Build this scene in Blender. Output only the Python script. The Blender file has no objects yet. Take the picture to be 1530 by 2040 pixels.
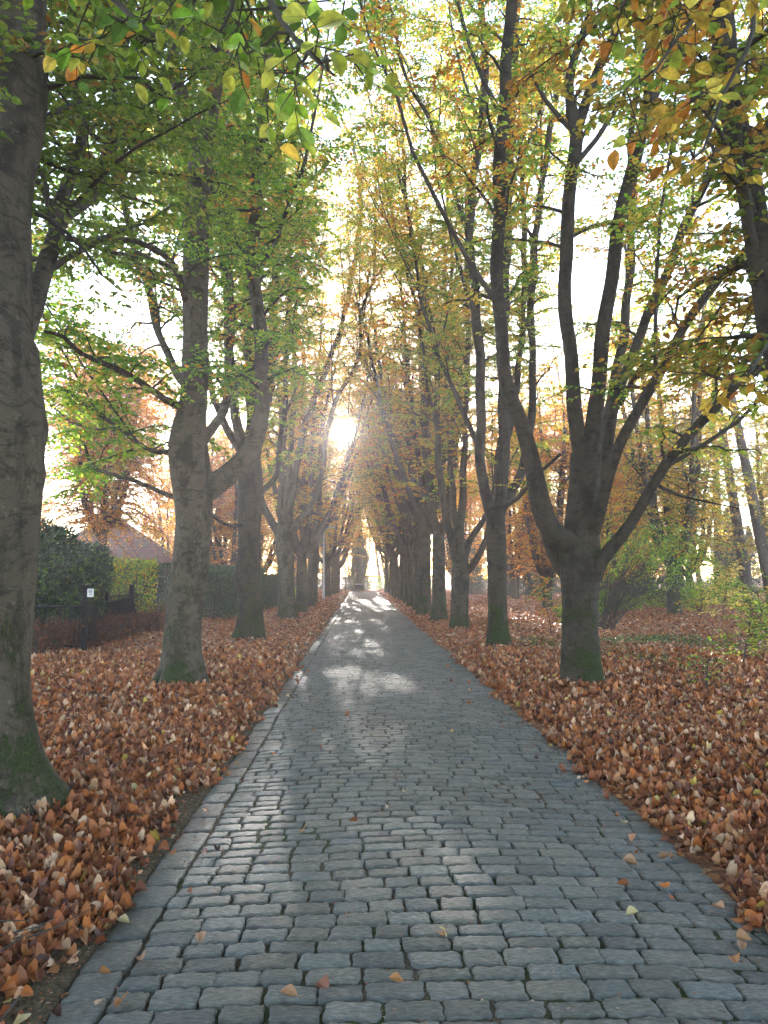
import bpy, math, random
import numpy as np
from mathutils import Vector
R = math.radians
C = bpy.context.scene.collection
SC = bpy.context.scene
# ------------------------------------------------------------------ camera, sky, sun, exposure
FPX, CXP, CYP = 1450.0, 765.0, 1020.0
YAW, PITCH, CAMH = R(1.857), R(5.123), 1.6
cd = bpy.data.cameras.new('camera'); cam = bpy.data.objects.new('camera', cd); C.objects.link(cam)
cam.location = (0, 0, CAMH)
cam.rotation_euler = (math.pi/2 + PITCH, 0, -YAW)
cd.sensor_fit = 'VERTICAL'; cd.sensor_height = 24; cd.sensor_width = 18
cd.lens = 24 * FPX / 2040.0
cd.clip_start = 0.05; cd.clip_end = 5000
SC.camera = cam
SUN_EL, SUN_AZ = R(11.4), R(-1.3)
SV = np.array([math.sin(SUN_AZ)*math.cos(SUN_EL), math.cos(SUN_AZ)*math.cos(SUN_EL), math.sin(SUN_EL)])
W = bpy.data.worlds.new('World'); SC.world = W; W.use_nodes = True
nt = W.node_tree; bg = nt.nodes['Background']
sky = nt.nodes.new('ShaderNodeTexSky'); sky.sky_type = 'NISHITA'; sky.sun_disc = False
sky.sun_elevation = SUN_EL; sky.sun_rotation = SUN_AZ; sky.air_density = 0.8; sky.dust_density = 0.4; sky.ozone_density = 0.6
bg.inputs[1].default_value = 0.15
# the sun seen through thin haze: a small bright disc and its aureole, added to the sky by direction
geo = nt.nodes.new('ShaderNodeNewGeometry')
dot = nt.nodes.new('ShaderNodeVectorMath'); dot.operation = 'DOT_PRODUCT'
dot.inputs[1].default_value = tuple(-SV)
nt.links.new(geo.outputs['Incoming'], dot.inputs[0])
def wmath(op, a, b=None):
    n = nt.nodes.new('ShaderNodeMath'); n.operation = op
    for k, v in ((0, a), (1, b)):
        if v is None: continue
        if isinstance(v, (int, float)): n.inputs[k].default_value = v
        else: nt.links.new(v, n.inputs[k])
    return n.outputs[0]
d = wmath('MAXIMUM', dot.outputs['Value'], 0.0)
disc = wmath('MULTIPLY', wmath('GREATER_THAN', d, math.cos(R(0.9))), 40.0)
a1 = wmath('MULTIPLY', wmath('POWER', d, 1100.0), 1.0)
a2 = wmath('MULTIPLY', wmath('POWER', d, 60.0), 0.03)
glow = wmath('ADD', wmath('ADD', disc, a1), a2)
comb = nt.nodes.new('ShaderNodeMixRGB'); comb.blend_type = 'MULTIPLY'; comb.inputs[0].default_value = 1
comb.inputs[2].default_value = (1.0, 0.96, 0.93, 1); nt.links.new(glow, comb.inputs[1])
bg2 = nt.nodes.new('ShaderNodeBackground'); nt.links.new(comb.outputs[0], bg2.inputs[0])
add = nt.nodes.new('ShaderNodeAddShader'); out = nt.nodes['World Output']
nt.links.new(sky.outputs[0], bg.inputs[0]); nt.links.new(bg.outputs[0], add.inputs[0]); nt.links.new(bg2.outputs[0], add.inputs[1])
nt.links.new(add.outputs[0], out.inputs[0])
ld = bpy.data.lights.new('sun', 'SUN'); ld.energy = 5.0; ld.angle = R(0.5); ld.color = (1.0, 0.93, 0.84)
sun = bpy.data.objects.new('sun', ld); C.objects.link(sun)
sun.rotation_euler = Vector(SV).to_track_quat('Z', 'Y').to_euler()
SC.view_settings.view_transform = 'Standard'; SC.view_settings.look = 'None'
SC.view_settings.exposure = 2.8; SC.view_settings.gamma = 1.0
cy = SC.cycles
cy.max_bounces = 8; cy.diffuse_bounces = 4; cy.glossy_bounces = 2; cy.transmission_bounces = 4; cy.volume_bounces = 1
cy.use_denoising = True; cy.sample_clamp_indirect = 6.0
HAZE = 0.0014

# ------------------------------------------------------------------ helpers
rng = np.random.default_rng(7)
def P(x, y, Y):
    """point on the plane world-y = Y that the photograph shows at pixel x, y"""
    u = (x - CXP)/FPX; v = (CYP - y)/FPX
    cp, sp, ct, st = math.cos(PITCH), math.sin(PITCH), math.cos(YAW), math.sin(YAW)
    dx = st*cp + u*ct - v*st*sp
    dy = ct*cp - u*st - v*ct*sp
    dz = sp + v*cp
    t = Y/dy
    return np.array([dx*t, Y, CAMH + dz*t])
def G(x, y):
    """point on the ground seen at pixel x, y"""
    p = P(x, y, 10.0); t = CAMH/(CAMH - p[2]); return np.array([p[0]*t, 10*t, 0.0])
def tag(o, label=None, cat=None, group=None, kind=None):
    if label: o['label'] = label
    if cat: o['category'] = cat
    if group: o['group'] = group
    if kind: o['kind'] = kind
    return o
def empty(name, loc, label, cat, group=None):
    o = bpy.data.objects.new(name, None); C.objects.link(o); o.location = loc; o.empty_display_size = .3
    return tag(o, label, cat, group)
def mesh(name, V, F, mats, parent=None, col=None, midx=None, smooth=False, uv=None, origin=None):
    """V (n,3); F list of face arrays (m,3)/(m,4); col (n,3) per-vertex colour"""
    V = np.asarray(V, dtype=np.float32)
    if origin is not None: V = V - np.asarray(origin, dtype=np.float32)
    me = bpy.data.meshes.new(name)
    if isinstance(F, np.ndarray): F = [F]
    F = [f for f in F if len(f)]
    lens = np.concatenate([np.full(len(f), f.shape[1], dtype=np.int32) for f in F])
    idx = np.concatenate([f.ravel() for f in F]).astype(np.int32)
    me.vertices.add(len(V)); me.vertices.foreach_set('co', V.ravel())
    me.loops.add(len(idx)); me.loops.foreach_set('vertex_index', idx)
    me.polygons.add(len(lens))
    st = np.concatenate([[0], np.cumsum(lens)[:-1]]).astype(np.int32)
    me.polygons.foreach_set('loop_start', st); me.polygons.foreach_set('loop_total', lens)
    if smooth is True: me.polygons.foreach_set('use_smooth', np.ones(len(lens), dtype=bool))
    elif smooth is not False: me.polygons.foreach_set('use_smooth', np.asarray(smooth, dtype=bool))
    if midx is not None: me.polygons.foreach_set('material_index', np.asarray(midx, dtype=np.int32))
    if col is not None:
        a = me.color_attributes.new('Col', 'FLOAT_COLOR', 'POINT')
        c4 = np.ones((len(V), 4), dtype=np.float32); c4[:, :3] = col; a.data.foreach_set('color', c4.ravel())
    if uv is not None:
        a = me.attributes.new('luv', 'FLOAT_VECTOR', 'POINT')
        u3 = np.zeros((len(V), 3), dtype=np.float32); u3[:, :2] = uv; a.data.foreach_set('vector', u3.ravel())
    me.update(calc_edges=True)
    for m in (mats if isinstance(mats, (list, tuple)) else [mats]): me.materials.append(m)
    o = bpy.data.objects.new(name, me); C.objects.link(o)
    if parent is not None: o.parent = parent
    return o
class MB:
    """collects pieces into one mesh"""
    def __init__(s): s.V = []; s.F = []; s.c = []; s.m = []; s.n = 0; s.sm = []; s.uv = []
    def add(s, V, F, col=(1, 1, 1), mi=0, smooth=False, uv=None):
        V = np.asarray(V, float)
        if isinstance(F, np.ndarray): F = [F]
        for f in F:
            if len(f): s.F.append(f + s.n); s.m.append(np.full(len(f), mi)); s.sm.append(np.full(len(f), smooth))
        s.V.append(V); s.n += len(V)
        col = np.asarray(col, float)
        s.c.append(np.broadcast_to(col, (len(V), 3)) if col.ndim == 1 else col)
        s.uv.append(uv if uv is not None else np.zeros((len(V), 2)))
    def box(s, c, size, rz=0, col=(1, 1, 1), mi=0, rx=0):
        x, y, z = np.array(size)/2
        v = np.array([[a*x, b*y, e*z] for e in (-1, 1) for a, b in ((-1, -1), (1, -1), (1, 1), (-1, 1))])
        if rx: v = v @ np.array([[1, 0, 0], [0, math.cos(rx), math.sin(rx)], [0, -math.sin(rx), math.cos(rx)]])
        v = v @ np.array([[math.cos(rz), math.sin(rz), 0], [-math.sin(rz), math.cos(rz), 0], [0, 0, 1]]) + np.array(c)
        f = np.array([[0, 3, 2, 1], [4, 5, 6, 7], [0, 1, 5, 4], [1, 2, 6, 5], [2, 3, 7, 6], [3, 0, 4, 7]])
        s.add(v, f, col, mi)
    def build(s, name, mats, parent=None, origin=None):
        # keep faces grouped by size (mesh() needs lists of equal arity)
        return mesh(name, np.concatenate(s.V), s.F, mats, parent, np.concatenate(s.c), np.concatenate(s.m), np.concatenate(s.sm), np.concatenate(s.uv), origin)
def norm(a): return a/np.maximum(np.linalg.norm(a, axis=-1, keepdims=True), 1e-9)
def tubes(Pt, Rr, sides=5, caps=True):
    """Pt (N,K,3), Rr (N,K) -> V, F : N tubes"""
    N, K, _ = Pt.shape
    T = np.empty_like(Pt); T[:, 1:-1] = Pt[:, 2:] - Pt[:, :-2]; T[:, 0] = Pt[:, 1] - Pt[:, 0]; T[:, -1] = Pt[:, -1] - Pt[:, -2]
    T = norm(T)
    ref = np.zeros((N, 1, 3)); m = norm(Pt[:, -1] - Pt[:, 0])
    vert = np.abs(m[:, 2]) > 0.75
    ref[vert, 0] = (1, 0, 0); ref[~vert, 0] = (0, 0, 1)
    A = norm(np.cross(np.broadcast_to(ref, T.shape), T)); B = np.cross(T, A)
    th = np.arange(sides)*2*math.pi/sides
    V = Pt[:, :, None] + Rr[:, :, None, None]*(A[:, :, None]*np.cos(th)[None, None, :, None] + B[:, :, None]*np.sin(th)[None, None, :, None])
    base = (np.arange(N)*K*sides)[:, None, None] + (np.arange(K-1)*sides)[None, :, None]
    j = np.arange(sides)[None, None, :]; j2 = (j+1) % sides
    F = np.stack([base+j, base+j2, base+j2+sides, base+j+sides], -1).reshape(-1, 4)
    return V.reshape(-1, 3), F
def catmull(pts, rad, step=0.25):
    pts = np.asarray(pts, float); rad = np.asarray(rad, float)
    if len(pts) == 2: pts = np.array([pts[0], (pts[0]+pts[1])/2, pts[1]]); rad = np.array([rad[0], rad.mean(), rad[1]])
    Q = np.concatenate([[2*pts[0]-pts[1]], pts, [2*pts[-1]-pts[-2]]]); RR = np.concatenate([[rad[0]], rad, [rad[-1]]])
    o, r = [], []
    for i in range(len(pts)-1):
        p0, p1, p2, p3 = Q[i:i+4]; n = max(2, int(np.linalg.norm(p2-p1)/step))
        t = (np.arange(n)/n)[:, None]
        o.append(0.5*((2*p1) + (-p0+p2)*t + (2*p0-5*p1+4*p2-p3)*t**2 + (-p0+3*p1-3*p2+p3)*t**3))
        tt = t[:, 0]; r.append(RR[i+1]*(1-tt) + RR[i+2]*tt)
    o.append(pts[-1:]); r.append(rad[-1:])
    return np.concatenate(o), np.concatenate(r)
def limb_mesh(pts, rad, sides=14, seed=0, flare=0.0, lumps=0.05):
    """one trunk or limb: a tube whose radius wanders; flare > 0 spreads lobed roots at the foot"""
    V, F = tubes(pts[None], rad[None], sides)
    K = len(pts); V = V.reshape(K, sides, 3); th = np.arange(sides)*2*math.pi/sides
    g = np.random.default_rng(seed); ph = g.uniform(0, 6.28, 8)
    s = np.concatenate([[0], np.cumsum(np.linalg.norm(np.diff(pts, axis=0), axis=1))])
    f = np.ones((K, sides))
    f += lumps*(np.sin(2*th[None]+1.3*s[:, None]+ph[0]) + .7*np.sin(3*th[None]-2.1*s[:, None]+ph[1]) + .5*np.sin(5*th[None]+3.7*s[:, None]+ph[2]) + .6*np.sin(4.3*s[:, None]+ph[3]))
    f += lumps*.35*np.sin(9*th[None] + 6*np.sin(s*2+ph[4])[:, None])
    if K > 12 and sides >= 14:
        for _ in range(int(s[-1]*(5 if flare else 1.6))):          # knots, burls and old branch scars
            t0, s0_, a_, w_ = g.uniform(0, 6.28), g.uniform(0, s[-1]), g.uniform(-.05, .12), g.uniform(.05, .16)
            dt = np.abs((th[None]-t0+math.pi) % (2*math.pi) - math.pi)*rad[:, None]; f += a_*np.exp(-(dt**2+((s-s0_)[:, None])**2)/w_**2)
    if flare:
        h = pts[:, 2] - pts[0, 2]
        f += flare*np.exp(-h/0.30)[:, None]*(0.7 + .38*np.sin(3*th[None]+ph[5]) + .30*np.sin(5*th[None]+ph[6]) + .16*np.sin(8*th[None]+ph[7]))
        f += flare*.16*np.exp(-h/1.0)[:, None]
    V = pts[:, None] + (V - pts[:, None])*f[:, :, None]
    V = V.reshape(-1, 3)
    # closed end
    V = np.concatenate([V, pts[-1:]]); b = (K-1)*sides
    cap = np.stack([np.arange(sides)+b, (np.arange(sides)+1) % sides + b, np.full(sides, K*sides)], -1)
    return V, [F, cap]

# ------------------------------------------------------------------ materials
def newmat(name):
    m = bpy.data.materials.new(name); m.use_nodes = True; n = m.node_tree
    for x in list(n.nodes):
        if x.type != 'OUTPUT_MATERIAL': n.nodes.remove(x)
    return m, n, n.nodes['Material Output'] if 'Material Output' in n.nodes else n.nodes.new('ShaderNodeOutputMaterial')
class NT:
    def __init__(s, n): s.n = n
    def N(s, t, **kw):
        x = s.n.nodes.new(t)
        for k, v in kw.items(): setattr(x, k, v)
        return x
    def L(s, a, b): s.n.links.new(a, b)
    def noise(s, vec, scale, detail=4, rough=.55, out='Fac'):
        x = s.N('ShaderNodeTexNoise'); x.inputs['Scale'].default_value = scale; x.inputs['Detail'].default_value = detail; x.inputs['Roughness'].default_value = rough
        s.L(vec, x.inputs['Vector']); return x.outputs[out]
    def ramp(s, fac, stops):
        x = s.N('ShaderNodeValToRGB'); cr = x.color_ramp
        while len(cr.elements) < len(stops): cr.elements.new(.5)
        for e, (p, c) in zip(cr.elements, stops):
            e.position = p; e.color = (*c, 1) if hasattr(c, '__len__') else (c, c, c, 1)
        s.L(fac, x.inputs[0]); return x.outputs[0]
    def mix(s, f, a, b, bt='MIX'):
        x = s.N('ShaderNodeMixRGB', blend_type=bt)
        for k, v in ((0, f), (1, a), (2, b)):
            if isinstance(v, (int, float)): x.inputs[k].default_value = v
            elif isinstance(v, tuple): x.inputs[k].default_value = (*v, 1)
            else: s.L(v, x.inputs[k])
        return x.outputs[0]
    def math(s, op, a, b=None):
        x = s.N('ShaderNodeMath', operation=op)
        for k, v in ((0, a), (1, b)):
            if v is None: continue
            if isinstance(v, (int, float)): x.inputs[k].default_value = v
            else: s.L(v, x.inputs[k])
        return x.outputs[0]
    def mapping(s, vec, scale):
        x = s.N('ShaderNodeMapping'); x.inputs['Scale'].default_value = scale; s.L(vec, x.inputs['Vector']); return x.outputs[0]
    def bump(s, h, strength, dist=.02):
        x = s.N('ShaderNodeBump'); x.inputs['Strength'].default_value = strength; x.inputs['Distance'].default_value = dist; s.L(h, x.inputs['Height']); return x.outputs[0]
    def bsdf(s, col, rough=.8, normal=None, spec=.3, metal=0):
        x = s.N('ShaderNodeBsdfPrincipled')
        if isinstance(col, tuple): x.inputs['Base Color'].default_value = (*col, 1)
        else: s.L(col, x.inputs['Base Color'])
        if isinstance(rough, (int, float)): x.inputs['Roughness'].default_value = rough
        else: s.L(rough, x.inputs['Roughness'])
        x.inputs['Specular IOR Level'].default_value = spec; x.inputs['Metallic'].default_value = metal
        if normal is not None: s.L(normal, x.inputs['Normal'])
        return x.outputs[0]
def leaf_mat(name, trans=0.5, gain=1.6, rough=.45, spec=.35, veins=False):
    m, n, o = newmat(name); t = NT(n)
    a = t.N('ShaderNodeAttribute', attribute_name='Col'); c = a.outputs['Color']
    if veins:
        l = t.N('ShaderNodeAttribute', attribute_name='luv'); sp = t.N('ShaderNodeSeparateXYZ'); t.L(l.outputs['Vector'], sp.inputs[0])
        ax = t.math('ABSOLUTE', sp.outputs[0])
        v = t.math('SUBTRACT', sp.outputs[1], t.math('MULTIPLY', ax, 0.7))
        w = t.math('ABSOLUTE', t.math('SINE', t.math('MULTIPLY', v, 26.0)))
        vein = t.math('LESS_THAN', w, .2); mid = t.math('LESS_THAN', ax, .03)
        k = t.math('MULTIPLY', t.math('MAXIMUM', vein, mid), .45)
        g = t.N('ShaderNodeNewGeometry')
        blot = t.ramp(t.noise(g.outputs['Position'], 30, 3), [(.35, .60), (.62, 1.15)])
        c = t.mix(1.0, t.mix(k, c, (.10, .10, .03)), blot, 'MULTIPLY')
    d = t.bsdf(c, rough, None, spec)
    tr = t.N('ShaderNodeBsdfTranslucent')
    gc = t.mix(1.0, c, (gain, gain*1.02, gain*.7), 'MULTIPLY'); t.L(gc, tr.inputs[0])
    mx = t.N('ShaderNodeMixShader'); mx.inputs[0].default_value = trans
    t.L(d, mx.inputs[1]); t.L(tr.outputs[0], mx.inputs[2]); t.L(mx.outputs[0], o.inputs[0])
    return m
def bark_mat(name, base, dark, moss=1.0, mossh=0.9, rough=.85):
    m, n, o = newmat(name); t = NT(n)
    g = t.N('ShaderNodeNewGeometry'); p = g.outputs['Position']
    oc = t.N('ShaderNodeTexCoord').outputs['Object']
    big = t.noise(p, 2.2, 4); wv = t.N('ShaderNodeVectorMath', operation='ADD'); wn = t.N('ShaderNodeTexNoise'); wn.inputs['Scale'].default_value = 1.7; t.L(p, wn.inputs['Vector']); t.L(p, wv.inputs[0]); ws = t.N('ShaderNodeVectorMath', operation='SCALE'); ws.inputs['Scale'].default_value = .6; t.L(wn.outputs['Color'], ws.inputs[0]); t.L(ws.outputs[0], wv.inputs[1])
    horiz = t.noise(t.mapping(wv.outputs[0], (3.0, 3.0, 10)), 1.6, 6, .72)
    fine = t.noise(t.mapping(p, (14, 14, 30)), 3, 5, .6); blot = t.noise(p, 6.5, 4, .6)
    c = t.mix(t.ramp(big, [(.35, 0.), (.65, 1.)]), base, tuple(x*.72 for x in base))
    c = t.mix(t.ramp(horiz, [(.52, 0.), (.58, .8)]), c, dark)
    c = t.mix(t.ramp(blot, [(.58, 0.), (.67, .8)]), c, tuple(x*.55 for x in dark))
    c = t.mix(t.ramp(fine, [(.3, .0), (.8, .45)]), c, tuple(min(1, x*1.5) for x in base))
    sp = t.N('ShaderNodeSeparateXYZ'); t.L(oc, sp.inputs[0])
    hz = t.math('DIVIDE', sp.outputs[2], mossh)                       # moss climbs from the foot
    mn = t.noise(p, 2.4, 5, .7)
    mk = t.math('SUBTRACT', t.math('MULTIPLY', mn, 1.9), t.math('MULTIPLY', t.math('MINIMUM', hz, 3.0), .20))
    c = t.mix(t.ramp(t.noise(t.mapping(p, (1, 1, .45)), 4.2, 6, .7), [(.50, 0.), (.58, .6)]), c, dark)
    c = t.mix(t.ramp(t.noise(p, 19, 3, .6), [(.62, 0.), (.70, .55)]), c, tuple(min(1, x*1.9) for x in base))
    mf = t.noise(p, 55, 3)
    mk = t.math('ADD', mk, t.math('MULTIPLY', t.math('SUBTRACT', t.noise(t.mapping(p, (1, 1, .35)), 24, 5, .7), .5), .9))
    mk = t.ramp(t.math('MULTIPLY', mk, moss), [(.78, 0.), (1.0, .85)])
    mc = t.ramp(mf, [(.35, (.014, .024, .005)), (.65, (.060, .085, .014))])
    c = t.mix(mk, c, mc)
    h = t.math('ADD', t.math('ADD', t.math('MULTIPLY', horiz, .4), t.math('MULTIPLY', fine, .3)), t.math('MULTIPLY', t.math('MULTIPLY', mf, mk), .8))
    b = t.bump(h, 1.0, .06)
    t.L(t.bsdf(c, rough, b, .25), o.inputs[0]); return m
def plain(name, col, rough=.6, metal=0, spec=.4, var=.25, scale=8, bump=.2):
    m, n, o = newmat(name); t = NT(n); p = t.N('ShaderNodeNewGeometry').outputs['Position']
    nz = t.noise(p, scale, 5)
    c = t.mix(t.ramp(nz, [(.3, 0.), (.7, 1.)]), tuple(x*(1-var) for x in col), tuple(min(1, x*(1+var)) for x in col))
    t.L(t.bsdf(c, rough, t.bump(nz, bump, .01), spec, metal), o.inputs[0]); return m
M = {}
M['leaf'] = leaf_mat('beech_leaf', .62, 2.7)
M['leaf_near'] = leaf_mat('beech_leaf_near', .62, 2.6, veins=True)
M['evergreen'] = leaf_mat('glossy_leaf', .2, 1.2, rough=.3, spec=.5)
M['needle'] = leaf_mat('larch_needle', .5, 2.0, rough=.7, spec=.1)
M['litter'] = leaf_mat('fallen_leaf', .12, 1.2, rough=.5, spec=.32)
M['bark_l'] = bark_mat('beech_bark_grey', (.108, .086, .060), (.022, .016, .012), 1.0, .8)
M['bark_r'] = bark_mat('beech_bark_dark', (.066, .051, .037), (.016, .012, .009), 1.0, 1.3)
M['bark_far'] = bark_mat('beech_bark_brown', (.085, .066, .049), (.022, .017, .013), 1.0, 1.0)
M['bark_larch'] = bark_mat('larch_bark', (.13, .10, .08), (.05, .035, .028), .8, .8)
M['twig'] = plain('twig_bark', (.055, .044, .034), .8)
M['black'] = plain('black_metal', (.010, .010, .011), .7, 0, .2, .2, 20, .1)
M['zinc'] = plain('galvanised_steel', (.42, .43, .44), .45, .6, .5, .12, 20, .05)

def road_edges(y): return -1.15 + .02*np.sin(y*1.3), 1.89 + .035*np.sin(y*.9+1)
XL, XR = -1.15, 1.89
ROAD_END = 80.0
def sn(x, y, s=1.0, ph=0.):
    return (np.sin(x*1.7*s+ph+1.3*np.sin(y*1.1*s+ph)) + np.sin(y*2.3*s-ph+1.7*np.sin(x*1.9*s)) + .5*np.sin(x*4.1*s+y*3.7*s+ph))/2.5
MOUND = [(-2.50, 4.85), (-2.42, 9.7), (-2.6, 17.2), (-2.5, 25), (3.0, 9.87), (2.95, 15.5), (2.83, 20.7), (2.72, 25.2), (2.6, 29.8), (3.35, 4.75)]
def gh(x, y):
    x = np.asarray(x, float); y = np.asarray(y, float)
    d = np.maximum(np.maximum(XL - x, x - XR), 0)
    inside = ((x > XL-.01) & (x < XR+.01)) & (y < ROAD_END)
    base = -.035 + .10*np.clip(d/.7, 0, 1)**.8 + .030*sn(x, y, 1.2)*np.clip(d/.6, 0, 1) + .05*sn(x, y, .23, 2)*np.clip((d-1)/3, 0, 1)
    for mx_, my_ in MOUND:
        q = np.hypot(x-mx_, y-my_); base = base + .05*np.exp(-(np.maximum(q-.35, 0)/.28)**2)
    return np.where(inside, -.07, base)

# ------------------------------------------------------------------ ground
def make_ground():
    xs = np.unique(np.concatenate([np.linspace(-14, 16, 301), np.array([XL-.01, XR+.01, XL, XR]), np.linspace(-80, 90, 120), np.array([-900, -600, -300, -150, 150, 300, 600, 900])]))
    ys = np.unique(np.concatenate([np.linspace(-4, 24, 240), np.linspace(24, 110, 220), np.array([-300, -100, -40, -15, -8, 140, 200, 300, 600, 1200])]))
    X, Y = np.meshgrid(xs, ys); Z = gh(X, Y)
    V = np.stack([X, Y, Z], -1).reshape(-1, 3); nx = len(xs); ny = len(ys)
    i = (np.arange(ny-1)[:, None]*nx + np.arange(nx-1)[None]).ravel()
    F = np.stack([i, i+1, i+nx+1, i+nx], -1)
    m, n, o = newmat('leaf_litter_ground'); t = NT(n); p = t.N('ShaderNodeNewGeometry').outputs['Position']
    vor = t.N('ShaderNodeTexVoronoi'); vor.inputs['Scale'].default_value = 17; vor.inputs['Randomness'].default_value = 1
    warp = t.N('ShaderNodeVectorMath', operation='ADD'); nz = t.N('ShaderNodeTexNoise'); nz.inputs['Scale'].default_value = 9; t.L(p, nz.inputs['Vector'])
    sc = t.N('ShaderNodeVectorMath', operation='SCALE'); sc.inputs['Scale'].default_value = .09; t.L(nz.outputs['Color'], sc.inputs[0])
    t.L(p, warp.inputs[0]); t.L(sc.outputs[0], warp.inputs[1]); t.L(warp.outputs[0], vor.inputs['Vector'])
    hs = t.N('ShaderNodeSeparateColor'); t.L(vor.outputs['Color'], hs.inputs[0])
    c = t.ramp(hs.outputs[0], [(0, (.08, .028, .013)), (.3, (.22, .068, .024)), (.6, (.33, .11, .035)), (.85, (.42, .18, .07)), (1, (.50, .30, .16))])
    soil = t.ramp(t.noise(p, 1.1, 5), [(.40, 0.), (.62, .45)])
    c = t.mix(soil, c, (.075, .05, .03))
    # bare soil strip along the stones
    sx = t.N('ShaderNodeSeparateXYZ'); t.L(p, sx.inputs[0])
    e = t.math('ADD', sx.outputs[0], t.math('MULTIPLY', t.noise(p, 3.0, 4), .25))
    k1 = t.ramp(t.math('SUBTRACT', -1.22, e) if False else t.math('MULTIPLY', t.math('ADD', e, 1.55), 2.0), [(.30, 0.), (.55, 1.)])
    k2 = t.math('LESS_THAN', sx.outputs[0], 0.0)
    dirt = t.ramp(t.noise(p, 60, 4), [(.3, (.05, .035, .02)), (.7, (.15, .105, .06))])
    c = t.mix(t.math('MULTIPLY', k1, k2), c, dirt)
    h = t.math('ADD', vor.outputs['Distance'], t.noise(p, 40, 3))
    t.L(t.bsdf(c, .85, t.bump(h, .9, .04), .2), o.inputs[0])
    g = mesh('ground', V, F, m, smooth=True); tag(g, 'ground covered in fallen beech leaves either side of the cobbled lane', 'ground', kind='structure')
make_ground()

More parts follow.
